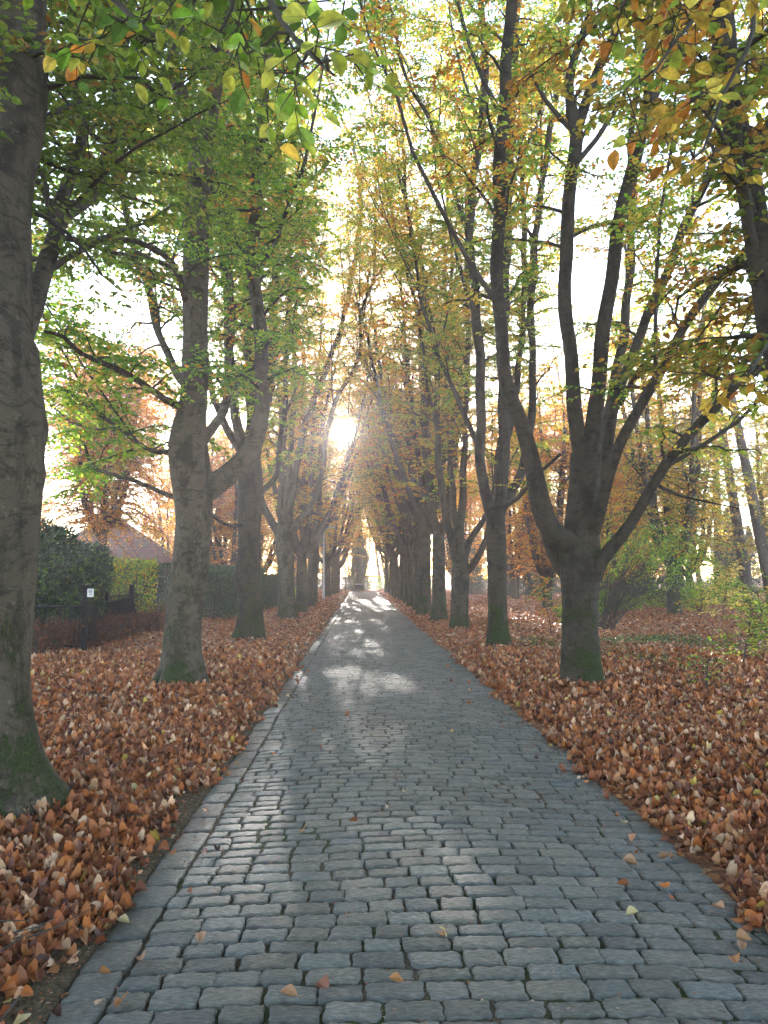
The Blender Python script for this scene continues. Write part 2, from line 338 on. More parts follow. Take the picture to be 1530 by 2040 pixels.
# ------------------------------------------------------------------ cobbled road
def crown_z(x):
    u = (x - (XL+XR)/2)/((XR-XL)/2); return .045*(1-np.clip(u*u, 0, 1.3)) - .03
def make_road():
    g = np.random.default_rng(11)
    cs = []     # cx, cy, w, l, ang
    y = -1.2
    while y < ROAD_END:
        l = g.uniform(.105, .135); w0 = g.uniform(.19, .225)
        x = XL + .20 + g.uniform(-.004, .006) ; first = True; off = g.uniform(.35, 1.0) if g.random() < .5 else g.uniform(.85, 1.1)
        ph = g.uniform(0, 6)
        while x < XR + .03*math.sin(y*.9+1):
            w = (w0*off if first else g.uniform(.165, .25)); first = False
            if x + w > XR + .12: w = XR + .10 - x
            if w < .07: break
            cs.append((x+w/2, y+l/2+.006*math.sin(x*1.6+y*.35), w, l, g.normal(0, .008))); x += w
        y += l
    y = -1.2
    while y < ROAD_END:
        l = g.uniform(.20, .34); cs.append((XL+.096+.003*math.sin(y*2), y+l/2, .198, l, g.normal(0, .012))); y += l
    cs = np.array(cs)
    near = (cs[:, 1] < 9)
    mbv, mbf, mbc, off = [], [], [], 0
    for sel, nx, ny in ((near, 11, 8), ((~near) & (cs[:, 1] < 26), 7, 5), (cs[:, 1] >= 26, 4, 4)):
        S = cs[sel]; N = len(S)
        u = np.linspace(-1, 1, nx); v = np.linspace(-1, 1, ny); U, Vv = np.meshgrid(u, v)
        U = U.ravel(); Vv = Vv.ravel()
        U = np.sign(U)*np.abs(U)**.75; Vv = np.sign(Vv)*np.abs(Vv)**.75
        ring = (np.abs(U) > .999) | (np.abs(Vv) > .999)
        # superellipse rounding of corners
        q = g.uniform(6, 16, N)[:, None]
        rr = (np.abs(U[None])**q + np.abs(Vv[None])**q)**(1/q)
        mx = np.maximum(np.abs(U), np.abs(Vv))[None]
        k = np.where(rr > 1e-6, mx/np.maximum(rr, 1e-6), 1.0)
        uu = U[None]*k; vv = Vv[None]*k
        gap = g.uniform(.0045, .0095, N)[:, None]
        w = S[:, 2:3]/2 - gap; l = S[:, 3:4]/2 - gap*g.uniform(.6, .95, (N, 1))
        # corners wander, edges wave
        cj = g.normal(0, .0055, (N, 4, 2))
        bx = ((1-uu)*(1-vv)*cj[:, 0:1, 0] + (1+uu)*(1-vv)*cj[:, 1:2, 0] + (1+uu)*(1+vv)*cj[:, 2:3, 0] + (1-uu)*(1+vv)*cj[:, 3:4, 0])/4
        by = ((1-uu)*(1-vv)*cj[:, 0:1, 1] + (1+uu)*(1-vv)*cj[:, 1:2, 1] + (1+uu)*(1+vv)*cj[:, 2:3, 1] + (1-uu)*(1+vv)*cj[:, 3:4, 1])/4*.7
        p1, p2, p3 = g.uniform(0, 6.28, (3, N, 1))
        x = uu*w + bx + .0035*np.sin(vv*5+p1)*uu; yy = vv*l + by + .0045*np.sin(uu*6+p2)*vv + .003*np.sin(uu*11+p3)
        hgt = g.normal(0, .0016, (N, 1)) + g.normal(0, .0018, (N, 1))*uu + g.normal(0, .0018, (N, 1))*vv
        e = np.maximum(np.abs(uu), np.abs(vv))
        z = hgt + g.uniform(.001, .006, (N, 1))*(1-.6*uu**2-.4*vv**2) - .0045*np.clip((e-.86)/.14, 0, 1)**2
        # worn hollows and cleft ridges
        z += .0014*np.sin(uu*4+p1+2*vv) * np.sin(vv*5+p2) + .0010*np.sin(uu*9+vv*13+p3)
        ca, sa = np.cos(S[:, 4:5]), np.sin(S[:, 4:5])
        X = S[:, 0:1] + x*ca - yy*sa; Y = S[:, 1:2] + x*sa + yy*ca; Z = crown_z(X) + z + .006*np.sin(X*3.1+Y*1.3) + .006*np.sin(Y*2.2-X)
        top = np.stack([X, Y, Z], -1); m0 = nx*ny
        ii = (np.arange(ny-1)[:, None]*nx + np.arange(nx-1)[None]).ravel()
        ft = np.stack([ii, ii+1, ii+nx+1, ii+nx], -1)
        rim = list(range(nx)) + [nx*r+nx-1 for r in range(1, ny)] + [nx*(ny-1)+c for c in range(nx-2, -1, -1)] + [nx*r for r in range(ny-2, 0, -1)]
        rim = np.array(rim); sk = top[:, rim].copy(); sk[:, :, 2] -= .06
        cen = S[:, None, :2]; sk[:, :, :2] = cen + (sk[:, :, :2]-cen)*1.01
        rn = len(rim); a = np.arange(rn); b = (a+1) % rn
        fs = np.stack([rim[a], m0+a, m0+b, rim[b]], -1)
        V = np.concatenate([top, sk], 1).reshape(-1, 3); per = m0+rn
        F = (np.concatenate([ft, fs])[None] + (np.arange(N)*per)[:, None, None]).reshape(-1, 4) + off
        tone = g.uniform(.72, 1.25, N)[:, None]*np.array([1, 1, 1.]) * (1 + g.normal(0, 1, (N, 1))*np.array([.035, 0, -.035]))
        mbv.append(V); mbf.append(F); mbc.append(np.repeat(tone, per, 0)); off += len(V)
    m, n, o = newmat('bluestone_cobble'); t = NT(n); p = t.N('ShaderNodeNewGeometry').outputs['Position']
    a = t.N('ShaderNodeAttribute', attribute_name='Col')
    n1 = t.noise(p, 5, 5); n2 = t.noise(t.mapping(p, (1, 3.2, 3)), 26, 6, .65); n3 = t.noise(p, 130, 3)
    c = t.ramp(n2, [(.25, (.060, .054, .041)), (.52, (.128, .116, .090)), (.8, (.26, .238, .190))])
    c = t.mix(t.ramp(n1, [(.45, 0.), (.75, .5)]), c, (.070, .076, .058))
    c = t.mix(t.ramp(n3, [(.68, 0.), (.76, .5)]), c, (.24, .24, .23))
    c = t.mix(1.0, c, a.outputs['Color'], 'MULTIPLY')
    r = t.ramp(n2, [(.3, .66), (.7, .44)])
    b = t.bump(t.math('ADD', n2, t.math('MULTIPLY', n3, .45)), .75, .012)
    t.L(t.bsdf(c, r, b, .45), o.inputs[0])
    rd = mesh('road', np.concatenate(mbv), np.concatenate(mbf), m, col=np.concatenate(mbc), smooth=True)
    tag(rd, 'cobbled lane of worn blue-grey stone setts between two rows of beeches', 'road', kind='structure')
    # joints
    xs = np.linspace(XL-.03, XR+.16, 60); ys = np.linspace(-1.3, ROAD_END, 900); X, Y = np.meshgrid(xs, ys)
    Z = crown_z(X) - .0155 + .004*np.sin(X*31+Y*17) + .004*np.sin(Y*41-X*23)
    nx, ny = len(xs), len(ys); ii = (np.arange(ny-1)[:, None]*nx + np.arange(nx-1)[None]).ravel()
    m, n, o = newmat('joint_soil'); t = NT(n); p = t.N('ShaderNodeNewGeometry').outputs['Position']
    c = t.ramp(t.noise(p, 70, 4), [(.3, (.035, .026, .017)), (.7, (.13, .095, .058))])
    c = t.mix(t.ramp(t.noise(p, 1.4, 4), [(.44, 0.), (.60, .85)]), c, (.040, .058, .016))
    t.L(t.bsdf(c, .95, t.bump(t.noise(p, 120, 3), .8, .01), .15), o.inputs[0])
    j = mesh('road_bed', np.stack([X, Y, Z], -1).reshape(-1, 3), np.stack([ii, ii+1, ii+nx+1, ii+nx], -1), m, smooth=True)
    tag(j, 'earthy mossy joints between the setts of the cobbled lane', 'road', kind='structure')
make_road()

# ------------------------------------------------------------------ leaves
T_DIAMOND = (np.array([[0, 0, 0], [.5, .45, .10], [0, 1, -.05], [-.5, .45, .10]]), np.array([[0, 1, 2, 3]]))
T_HEX = (np.array([[0, 0, 0], [.44, .28, .12], [.40, .68, .10], [0, 1, -.08], [-.40, .68, .10], [-.44, .28, .12]]), np.array([[0, 1, 2, 3], [0, 3, 4, 5]]))
def fine_template(curl=0.0, twist=0.0, rows=6, fold=.14, wave=0.02):
    t = np.linspace(0, 1, rows+1); w = .5*np.sin(math.pi*t**.88)**.80; w[-1] = 0; w[0] = 0
    V, UV, F = [], [], []
    for i, (a, b) in enumerate(zip(t, w)):
        cz = curl*(a-.3)**2
        for s in (-1, -.5, 0, .5, 1):
            if i in (0, rows) and s != 0: continue
            V.append([s*b, a*(1-.15*abs(curl)), cz + fold*abs(s)*b*2 + twist*s*b*a*2 + curl*.5*(s*b*2)**2 + wave*math.sin(a*19)*abs(s)]); UV.append([s*b*2 if b else 0, a])
    def id(i, j): return 0 if i == 0 else (1+(rows-1)*5 if i == rows else 1+(i-1)*5+j)
    for i in range(rows):
        for j in range(4):
            q = [id(i, j), id(i, j+1), id(i+1, j+1), id(i+1, j)]
            if i == 0: q = [0, id(1, j+1), id(1, j)]; q = [0, id(1, j+1), id(1, j), id(1, j)]
            F.append(q)
    F4 = np.array([f for k, f in enumerate(F) if 0 < k//4 < rows-1])
    F3 = np.array([[0, id(1, j+1), id(1, j)] for j in range(4)] + [[id(rows-1, j), id(rows-1, j+1), id(rows, 0)] for j in range(4)])
    return np.array(V), [F4, F3], np.array(UV)
def place(T, O, D, Nn, L, Wd, col, mb, mi=0, smooth=False):
    """leaves: template T, origins O, length direction D, normal Nn, sizes"""
    V0, F0 = T[0], T[1]
    Y = norm(D); X = norm(np.cross(Y, Nn)); Z = np.cross(X, Y)
    V = O[:, None] + V0[None, :, 0:1]*(X*Wd[:, None])[:, None] + V0[None, :, 1:2]*(Y*L[:, None])[:, None] + V0[None, :, 2:3]*(Z*L[:, None])[:, None]
    n = len(V0); off = (np.arange(len(O))*n)[:, None, None]
    F = [(f[None]+off).reshape(-1, f.shape[1]) for f in (F0 if isinstance(F0, list) else [F0])]
    uv = np.tile(T[2], (len(O), 1)) if len(T) > 2 else None
    mb.add(V.reshape(-1, 3), F, np.repeat(col, n, 0), mi, smooth, uv)

PAL = {
 'green': [(.075, .145, .018), (.115, .20, .022), (.165, .235, .028), (.068, .125, .026)],
 'yellowgreen': [(.20, .24, .04), (.15, .20, .035), (.26, .25, .045)],
 'gold': [(.42, .28, .05), (.36, .22, .04), (.48, .34, .07)],
 'orange': [(.40, .17, .030), (.36, .13, .024), (.44, .21, .04)],
 'rust': [(.28, .085, .026), (.20, .06, .022), (.34, .115, .035)],
 'larch': [(.52, .36, .10), (.45, .29, .07), (.40, .33, .10)],
 'dark': [(.020, .048, .018), (.030, .065, .022), (.016, .036, .016)],
 'fallen': [(.34, .105, .032), (.42, .15, .048), (.25, .072, .026), (.46, .225, .115), (.15, .048, .022), (.38, .12, .034), (.55, .34, .21), (.30, .10, .045), (.20, .07, .03)],
 'maroon': [(.10, .032, .020), (.07, .024, .016), (.14, .045, .022)],
 'pale': [(.52, .37, .14), (.60, .44, .22)],
}
def colours(mixd, n, g, group_ids=None, gn=0):
    """palette colour per leaf; leaves of one bough lean to the same hue"""
    names = list(mixd); w = np.array([mixd[k] for k in names], float); w /= w.sum()
    cum = np.cumsum(w)
    r = g.random(n)
    if group_ids is not None:
        gr = g.random(gn)[group_ids]; own = g.random(n) < .55; r = np.where(own, gr + g.normal(0, .05, n), r); r = np.clip(r, 0, .9999)
    k = np.searchsorted(cum, r); k = np.minimum(k, len(names)-1)
    out = np.empty((n, 3))
    for i, nm in enumerate(names):
        s = k == i; pal = np.array(PAL[nm]); out[s] = pal[g.integers(0, len(pal), s.sum())]
    return out*g.uniform(.75, 1.25, (n, 1))

def in_sun_gap(p):
    """the break in the foliage through which the low sun shines down the lane"""
    q = p - np.array([0, 0, CAMH]); s = q @ SV; dd = np.linalg.norm(q - s[:, None]*SV, axis=1)
    return (s > 14) & (dd < .06 + .0125*s)

def grow(limbs, g, mixd, mb_w, mb_l, spacing=.28, s0=.15, length=2.4, leaf=.085, twig_gap=.095, leaf_gap=.036, T=T_HEX, zmin=2.0, steep=.35, sub=3, droop=.35, subs=True, hang=0.0, twl=1.0, gapcut=True, thin=0.0, upper=None, minsec=.7, lowdroop=False, ymin=-99):
    """limbs: list of (pts, rad). Adds boughs and twigs to mb_w and leaves to mb_l"""
    limbs = list(limbs)
    extra = []
    if subs:
        for pts, rad in limbs:
            s = np.concatenate([[0], np.cumsum(np.linalg.norm(np.diff(pts, axis=0), axis=1))]); Ltot = s[-1]
            if Ltot < 3: continue
            for k in range(sub):
                t = g.uniform(.25, .85); i = min(len(pts)-2, int(t*len(pts))); d0 = norm(pts[i+1]-pts[i]); az = g.uniform(0, 6.28)
                side = norm(np.cross(d0, (math.cos(az), math.sin(az), .2))); l = g.uniform(2.2, 4.8)*(1.15-t*.6)
                q = np.linspace(0, 1, 7)[:, None]
                pp = pts[i] + d0*l*q*.86 + side*l*(.55*q - .18*q*q) + np.array([0, 0, .5*l])*q*q*.5 + g.normal(0, .04, (7, 3))*q
                r0 = max(.018, rad[i]*.45); extra.append((pp, np.linspace(r0, .012, 7)))
        if extra:
            V, F = tubes(np.array([e[0] for e in extra]), np.array([e[1] for e in extra]), 7); mb_w.add(V, F, smooth=True)
    allp, alld, allr, alll = [], [], [], []
    for pts, rad in limbs + extra:
        s = np.concatenate([[0], np.cumsum(np.linalg.norm(np.diff(pts, axis=0), axis=1))]); Ltot = s[-1]
        n = int(Ltot*(1-s0)/spacing)
        if n < 1: continue
        ss = Ltot*s0 + (np.arange(n)+g.random(n))*spacing; ss = ss[ss < Ltot]
        i = np.clip(np.searchsorted(s, ss)-1, 0, len(pts)-2)
        f = ((ss-s[i])/np.maximum(s[i+1]-s[i], 1e-6))[:, None]
        p = pts[i]*(1-f)+pts[i+1]*f; d = norm(pts[i+1]-pts[i])
        allp.append(p); alld.append(d); allr.append(np.interp(ss, s, rad)); alll.append(1-.45*ss/Ltot)
    p = np.concatenate(allp); d = np.concatenate(alld); rr = np.concatenate(allr); tl = np.concatenate(alll)
    keep = (p[:, 2] > zmin) & (g.random(len(p)) > thin) & (p[:, 1] > ymin)
    if upper is not None: keep &= (p[:, 2] < upper)
    p, d, rr, tl = p[keep], d[keep], rr[keep], tl[keep]; N = len(p)
    az = (np.arange(N)*2.39996 + g.normal(0, .5, N))
    H = np.stack([np.cos(az), np.sin(az), np.zeros(N)], -1)
    el = np.where(g.random(N) < steep, g.uniform(.6, 1.1, N), g.uniform(0.0, .5, N))[:, None]
    D0 = norm(H*np.cos(el) + np.array([0, 0, 1.])*np.sin(el) + d*.25)
    L = length*g.uniform(.35, 1.0, N)*tl; L = np.maximum(L, minsec)[:, None, None]
    K = 7; q = np.linspace(0, 1, K)[None, :, None]
    dr = (droop*g.uniform(.4, 1.4, N))[:, None, None]
    if lowdroop: dr = dr*np.clip(1.8 - p[:, 2]/5.0, .5, 1.6)[:, None, None]
    wob = g.normal(0, .055, (N, K, 3))*q
    S = p[:, None] + D0[:, None]*L*q - np.array([0, 0, 1.])*dr*L*q*q + wob
    r0 = np.clip(rr*.4, .007, .03)
    Rs = r0[:, None]*(1-.8*np.linspace(0, 1, K))[None]
    if gapcut:
        ok = ~in_sun_gap(S.reshape(-1, 3)).reshape(N, K).any(1); S, Rs, L, dr = S[ok], Rs[ok], L[ok], dr[ok]; N = len(S)
    V, F = tubes(S, Rs, 4); mb_w.add(V, F, smooth=True)
    # twigs
    Ls = L[:, 0, 0]; nt_ = np.maximum(2, (Ls/twig_gap).astype(int)); own = np.repeat(np.arange(N), nt_); n = len(own)
    start = np.concatenate([[0], np.cumsum(nt_)[:-1]]); k = np.arange(n) - start[own]
    t = .12 + .88*(k+g.random(n)*.6)/nt_[own]; t = np.clip(t, 0, .999)
    fi = t*(K-1); i = fi.astype(int); f = (fi-i)[:, None]
    tp = S[own, i]*(1-f)+S[own, i+1]*f; td = norm(S[own, i+1]-S[own, i])
    side = norm(np.cross(td, np.array([0, 0, 1.])))*np.where(k % 2 == 0, 1, -1)[:, None]
    tw = norm(td*.75 + side*g.uniform(.5, 1.1, n)[:, None] + g.normal(0, .18, (n, 3)) - np.array([0, 0, .12+hang]))
    tL = g.uniform(.25, .62, n)*(1.1-.55*t)*twl
    mid = tp + tw*(tL*.5)[:, None] + g.normal(0, .012, (n, 3)); end = tp + tw*tL[:, None] - np.array([0, 0, 1.])*(tL*.12)[:, None]
    if gapcut:
        ok = ~(in_sun_gap(tp) | in_sun_gap(end)); tp, mid, end, tL, tw, own = tp[ok], mid[ok], end[ok], tL[ok], tw[ok], own[ok]; n = len(own)
    V, F = tubes(np.stack([tp, mid, end], 1), np.tile(np.array([.0038, .0026, .0012]), (n, 1)), 3); mb_w.add(V, F)
    # leaves
    nl = np.maximum(3, (tL/leaf_gap).astype(int)); lo = np.repeat(np.arange(n), nl); m = len(lo)
    st = np.concatenate([[0], np.cumsum(nl)[:-1]]); kk = np.arange(m)-st[lo]; u = ((kk+.7)/nl[lo])[:, None]; u = np.minimum(u, 1)
    lp = np.where(u < .5, tp[lo]*(1-2*u)+mid[lo]*2*u, mid[lo]*(2-2*u)+end[lo]*(2*u-1))
    tdir = norm(end-tp)[lo]; sd = norm(np.cross(tdir, np.array([0, 0, 1.])))*np.where(kk % 2 == 0, 1, -1)[:, None]
    ld_ = norm(tdir*.55 + sd*.85 + g.normal(0, .22, (m, 3)) - np.array([0, 0, .15+hang]))
    nn = norm(np.array([0, 0, 1.]) + g.normal(0, .42, (m, 3)))
    sz = leaf*g.uniform(.6, 1.15, m)
    col = colours(mixd, m, g, own[lo], len(S)+1)
    if gapcut:
        ok = ~in_sun_gap(lp + ld_*.05); lp, ld_, nn, sz, col = lp[ok], ld_[ok], nn[ok], sz[ok], col[ok]
    place(T, lp, ld_, nn, sz, sz*g.uniform(.55, .68, len(sz)), col, mb_l)
    global NLEAF; NLEAF = globals().get('NLEAF', 0)+len(lp)
    return len(lp)

# ------------------------------------------------------------------ avenue trees
ORD = ['first', 'second', 'third', 'fourth', 'fifth', 'sixth', 'seventh', 'eighth', 'ninth', 'tenth', 'eleventh', 'twelfth', 'thirteenth', 'fourteenth', 'fifteenth', 'sixteenth']
def px_limb(pts, Y0, ext=0.0, extdir=(0, 0, 1), rend=.03):
    """photo-traced limb -> 3D at the tree's own distance; entries (x, y, dY, radius_px)"""
    W3, RR = [], []
    for x, y, dy, r in pts:
        p = P(x, y, Y0+dy); W3.append(p); RR.append(r/FPX*np.linalg.norm(p-[0, 0, CAMH])*.72)
    if ext:
        dl = norm(W3[-1]-W3[-2]); e = norm(dl + np.array(extdir)*.35)
        n = max(1, int(ext/1.5)); p = W3[-1]; r0 = RR[-1]
        for k in range(n): p = p + e*ext/n + rng.normal(0, .08, 3); W3.append(p); RR.append(r0 + (rend-r0)*(k+1)/n)
    return np.array(W3), np.array(RR)
def build_tree(base, trunk, limbs, bark, label, g, mixd, group, name='beech_tree', limb_parts=True, sides=26, flare=.55, lumps=.04, seed=0, foliage=None, extra_leaf=None, leafmat='leaf', lumps_l=.05, slim=.90):
    t = empty(name, base, label, 'tree', group)
    tp, tr = catmull(trunk[0], np.asarray(trunk[1])*slim, step=.06)
    V, F = limb_mesh(tp, tr, sides, seed, flare, lumps)
    if limb_parts:
        tk = mesh('trunk', V, F, bark, t, smooth=True, origin=base)
    LM = [catmull(*l, step=.22) for l in limbs]
    LM = [(p + np.stack([.020*np.sin(np.arange(len(p))*.9+k), .020*np.cos(np.arange(len(p))*.7+k), np.zeros(len(p))], -1), r) for k, (p, r) in enumerate(LM)]
    if limb_parts:
        for k, (p, r) in enumerate(LM):
            V, F = limb_mesh(p, r, 14, seed*7+k, 0, lumps_l); mesh('limb', V, F, bark, t, smooth=True, origin=base)
    else:
        mb = MB(); mb.add(V, F, smooth=True)
        for k, (p, r) in enumerate(LM):
            V, F = limb_mesh(p, r, 8, seed*7+k, 0, lumps_l); mb.add(V, F, smooth=True)
        mb.build('trunk', bark, t, origin=base)
    mw, ml = MB(), MB()
    fo = dict(foliage or {}); n = grow(LM, g, mixd, mw, ml, **fo)
    if extra_leaf: extra_leaf(mw, ml)
    cr = MB(); cr.V = mw.V+ml.V
    for f in ml.F: mw.F.append(f+mw.n)
    mw.V += ml.V; mw.c += ml.c; mw.m += [x+1 for x in ml.m]; mw.sm += ml.sm; mw.uv += ml.uv; mw.n += ml.n
    mw.build('crown', [M['twig'], M[leafmat]], t, origin=base)
    return t
GL, GR = 'beeches in the row left of the lane', 'beeches in the row right of the lane'
def bz(x, y): return (x, y, float(gh(x, y)) - .02)

# T1: nearest left tree
b = np.array([-2.50, 4.85, float(gh(-2.50, 4.85))-.03])
def col(Y0, *pts): return px_limb(pts, Y0)
tr1 = (np.array([b, b+[0, 0, .35], b+[.0, 0, .9], P(-26, 1100, 4.85), P(-14, 850, 4.85), P(-18, 690, 4.85), P(-12, 600, 4.85)]), np.array([.37, .36, .345, .33, .335, .31, .14]))
l1 = [px_limb([(-20, 700, 0, 82), (-8, 560, .1, 72), (12, 380, .2, 66), (32, 200, .3, 60), (48, 0, .4, 50)], 4.85, 7),
      px_limb([(-60, 700, .2, 60), (-90, 500, .4, 50), (-60, 250, .6, 46), (-30, 0, .8, 40)], 4.85, 6, (-.5, 0, 1)),
      px_limb([(30, 700, .1, 24), (75, 610, .5, 22), (105, 480, .9, 20), (120, 425, 1.2, 18), (185, 395, 1.6, 13), (215, 300, 2.0, 11), (235, 180, 2.3, 10)], 4.85, 5),
      px_limb([(112, 440, 1.1, 16), (150, 330, 1.5, 13), (160, 200, 2.0, 12), (150, 60, 2.4, 10)], 4.85, 4)]
# hanging bough that comes forward over the lane at the top of the view
near_b = (np.array([[-2.3, 4.95, 6.0], [-2.0, 4.5, 6.3], [-1.6, 3.9, 6.0], [-1.2, 3.3, 5.2], [-.85, 2.8, 4.4], [-.45, 2.45, 3.85], P(560, 40, 2.25), P(610, 100, 2.15), P(665, 150, 2.1)]), np.array([.05, .045, .038, .032, .024, .018, .010, .007, .004]))
near_b2 = (np.array([[-1.6, 3.9, 6.0], [-1.35, 3.5, 4.9], P(180, -60, 2.9), P(260, 30, 2.7), P(330, 90, 2.6)]), np.array([.03, .022, .016, .01, .006]))
near_b3 = (np.array([[-.85, 2.8, 4.4], P(420, -120, 2.6), P(470, -20, 2.45), P(440, 60, 2.4)]), np.array([.02, .014, .009, .005]))
FINE = fine_template(.10, 0, 6)
def near_foliage(bs, mixd, seed, dens=1.0, leaf=.082):
    def f(mw, ml):
        g = np.random.default_rng(seed)
        for p, r in bs:
            pp, r2 = catmull(p, r, .12); V, F = tubes(pp[None], r2[None], 7); mw.add(V, F, smooth=True)
            tip = pp[int(len(pp)*.45):], r2[int(len(pp)*.45):]
            grow([tip], g, mixd, mw, ml, spacing=.075/dens, s0=0, length=.42, leaf=leaf, twig_gap=.07, leaf_gap=.048, T=FINE, zmin=0, steep=.1, subs=False, hang=.25, twl=.45, gapcut=False, minsec=.22, droop=.5)
    return f
build_tree(b, tr1, l1, M['bark_l'], 'nearest left beech, thick pale grey trunk with mossy roots cut by the photo edge', np.random.default_rng(101),
    dict(green=.72, yellowgreen=.21, rust=.03, gold=.04), GL, sides=48, flare=.95, lumps=.025, seed=3, lumps_l=.03,
    foliage=dict(spacing=.19, length=2.5, zmin=3.0, s0=.10, leaf=.085, sub=4, lowdroop=True, droop=.5),
    extra_leaf=near_foliage([near_b, near_b2, near_b3], dict(green=.5, yellowgreen=.38, orange=.06, gold=.06), 5), leafmat='leaf_near')

# T2
b = np.array([*G(357, 1385)[:2], 0]); Y2 = b[1]; b[2] = float(gh(b[0], b[1]))-.04
tr2 = (np.array([b, P(362, 1340, Y2), P(364, 1250, Y2), P(378, 1130, Y2), P(386, 1040, Y2), P(384, 980, Y2), P(376, 900, Y2), P(378, 850, Y2), P(386, 790, Y2), P(388, 700, Y2), P(390, 600, Y2), P(392, 450, Y2), P(398, 340, Y2), P(402, 285, Y2)]),
       np.array([42, 39, 37, 37, 37, 41, 43, 38, 31, 29, 28, 27, 25, 22])/FPX*Y2)
l2 = [px_limb([(400, 300, 0, 18), (365, 200, .1, 16), (345, 110, .2, 14), (335, 0, .3, 12)], Y2, 6),
      px_limb([(402, 300, 0, 20), (425, 205, -.1, 18), (442, 120, -.2, 15), (452, 0, -.3, 13)], Y2, 6),
      px_limb([(395, 985, 0, 34), (430, 965, .1, 32), (470, 935, .3, 28), (503, 885, .4, 24), (521, 810, .5, 21), (523, 720, .6, 19), (512, 620, .7, 18), (505, 500, .8, 16), (508, 400, .9, 15), (520, 250, 1.0, 13), (534, 120, 1.1, 11), (540, 0, 1.2, 10)], Y2, 5),
      px_limb([(370, 815, 0, 12), (330, 795, -.2, 9), (270, 755, -.6, 8), (215, 728, -1.0, 7), (165, 705, -1.4, 6), (130, 672, -1.7, 5), (85, 660, -2.0, 4)], Y2),
      px_limb([(365, 905, 0, 9), (330, 900, .2, 8), (290, 895, .4, 6), (235, 850, .7, 5), (180, 815, 1.0, 4), (110, 765, 1.3, 3)], Y2),
      px_limb([(370, 995, 0, 8), (330, 985, .1, 6), (260, 955, .4, 5), (195, 935, .6, 5), (172, 905, .8, 4), (164, 880, .9, 3)], Y2),
      px_limb([(378, 620, 0, 11), (362, 580, -.2, 9), (345, 525, -.4, 8), (300, 492, -.8, 7), (240, 475, -1.2, 6), (160, 485, -1.6, 4)], Y2),
      px_limb([(345, 535, -.4, 6), (310, 520, -.3, 5), (265, 500, -.2, 5), (215, 490, 0, 4)], Y2),
      px_limb([(400, 880, 0, 14), (440, 830, 1.0, 12), (455, 740, 1.6, 11), (460, 600, 2.2, 10), (450, 450, 2.8, 9)], Y2, 6),
      px_limb([(380, 780, 0, 12), (330, 700, 1.0, 10), (290, 560, 1.8, 9), (250, 420, 2.4, 8), (235, 200, 3, 7)], Y2, 5, (-.3, 0, 1)),
      px_limb([(415, 1020, 0, 6), (430, 1030, .2, 5), (445, 1044, .5, 4.5), (470, 1047, 1.0, 4)], Y2)]
build_tree(b, tr2, l2, M['bark_l'], 'second beech on the left, swollen fork, one thick limb bending up beside it', np.random.default_rng(102),
    dict(green=.70, yellowgreen=.20, gold=.04, orange=.04, rust=.02), GL, sides=36, flare=.60, lumps=.045, seed=12,
    foliage=dict(spacing=.20, length=2.4, zmin=3.1, s0=.12, leaf=.088, sub=3, droop=.45))

# T3
b = np.array([*G(500, 1284)[:2], 0]); Y3 = b[1]; b[2] = float(gh(b[0], b[1]))-.04
tr3 = (np.array([b, P(499, 1250, Y3), P(498, 1190, Y3), P(493, 1150, Y3), P(497, 1100, Y3), P(497, 1030, Y3), P(496, 950, Y3), P(496, 905, Y3)]), np.array([27, 25, 24.5, 29, 25, 25, 25, 22])/FPX*Y3)
l3 = [px_limb([(490, 925, 0, 17), (474, 850, -.4, 14), (462, 760, -.8, 12), (452, 600, -1.2, 10), (440, 430, -1.5, 9)], Y3, 6),
      px_limb([(500, 925, 0, 18), (520, 840, .5, 15), (540, 740, .9, 12), (548, 560, 1.2, 10), (556, 380, 1.4, 9)], Y3, 6),
      px_limb([(496, 920, 0, 16), (500, 800, 1, 13), (492, 650, 1.6, 11), (488, 450, 2, 9)], Y3, 6),
      px_limb([(505, 985, 0, 11), (528, 975, .2, 9), (548, 950, .4, 8), (556, 900, .6, 7), (568, 800, .8, 6), (572, 650, 1., 5)], Y3, 3),
      px_limb([(485, 905, 0, 11), (440, 830, 0, 9), (410, 720, .3, 8), (385, 560, .6, 7)], Y3, 5, (-.3, 0, 1)),
      px_limb([(488, 1045, 0, 6), (460, 1048, -1, 4.5), (445, 1041, -2, 3.5)], Y3)]
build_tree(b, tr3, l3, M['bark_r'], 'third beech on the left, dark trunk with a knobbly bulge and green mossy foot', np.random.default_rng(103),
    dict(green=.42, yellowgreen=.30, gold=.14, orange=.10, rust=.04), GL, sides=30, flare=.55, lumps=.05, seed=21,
    foliage=dict(spacing=.21, length=2.5, zmin=3.2, s0=.12, leaf=.09, sub=4))

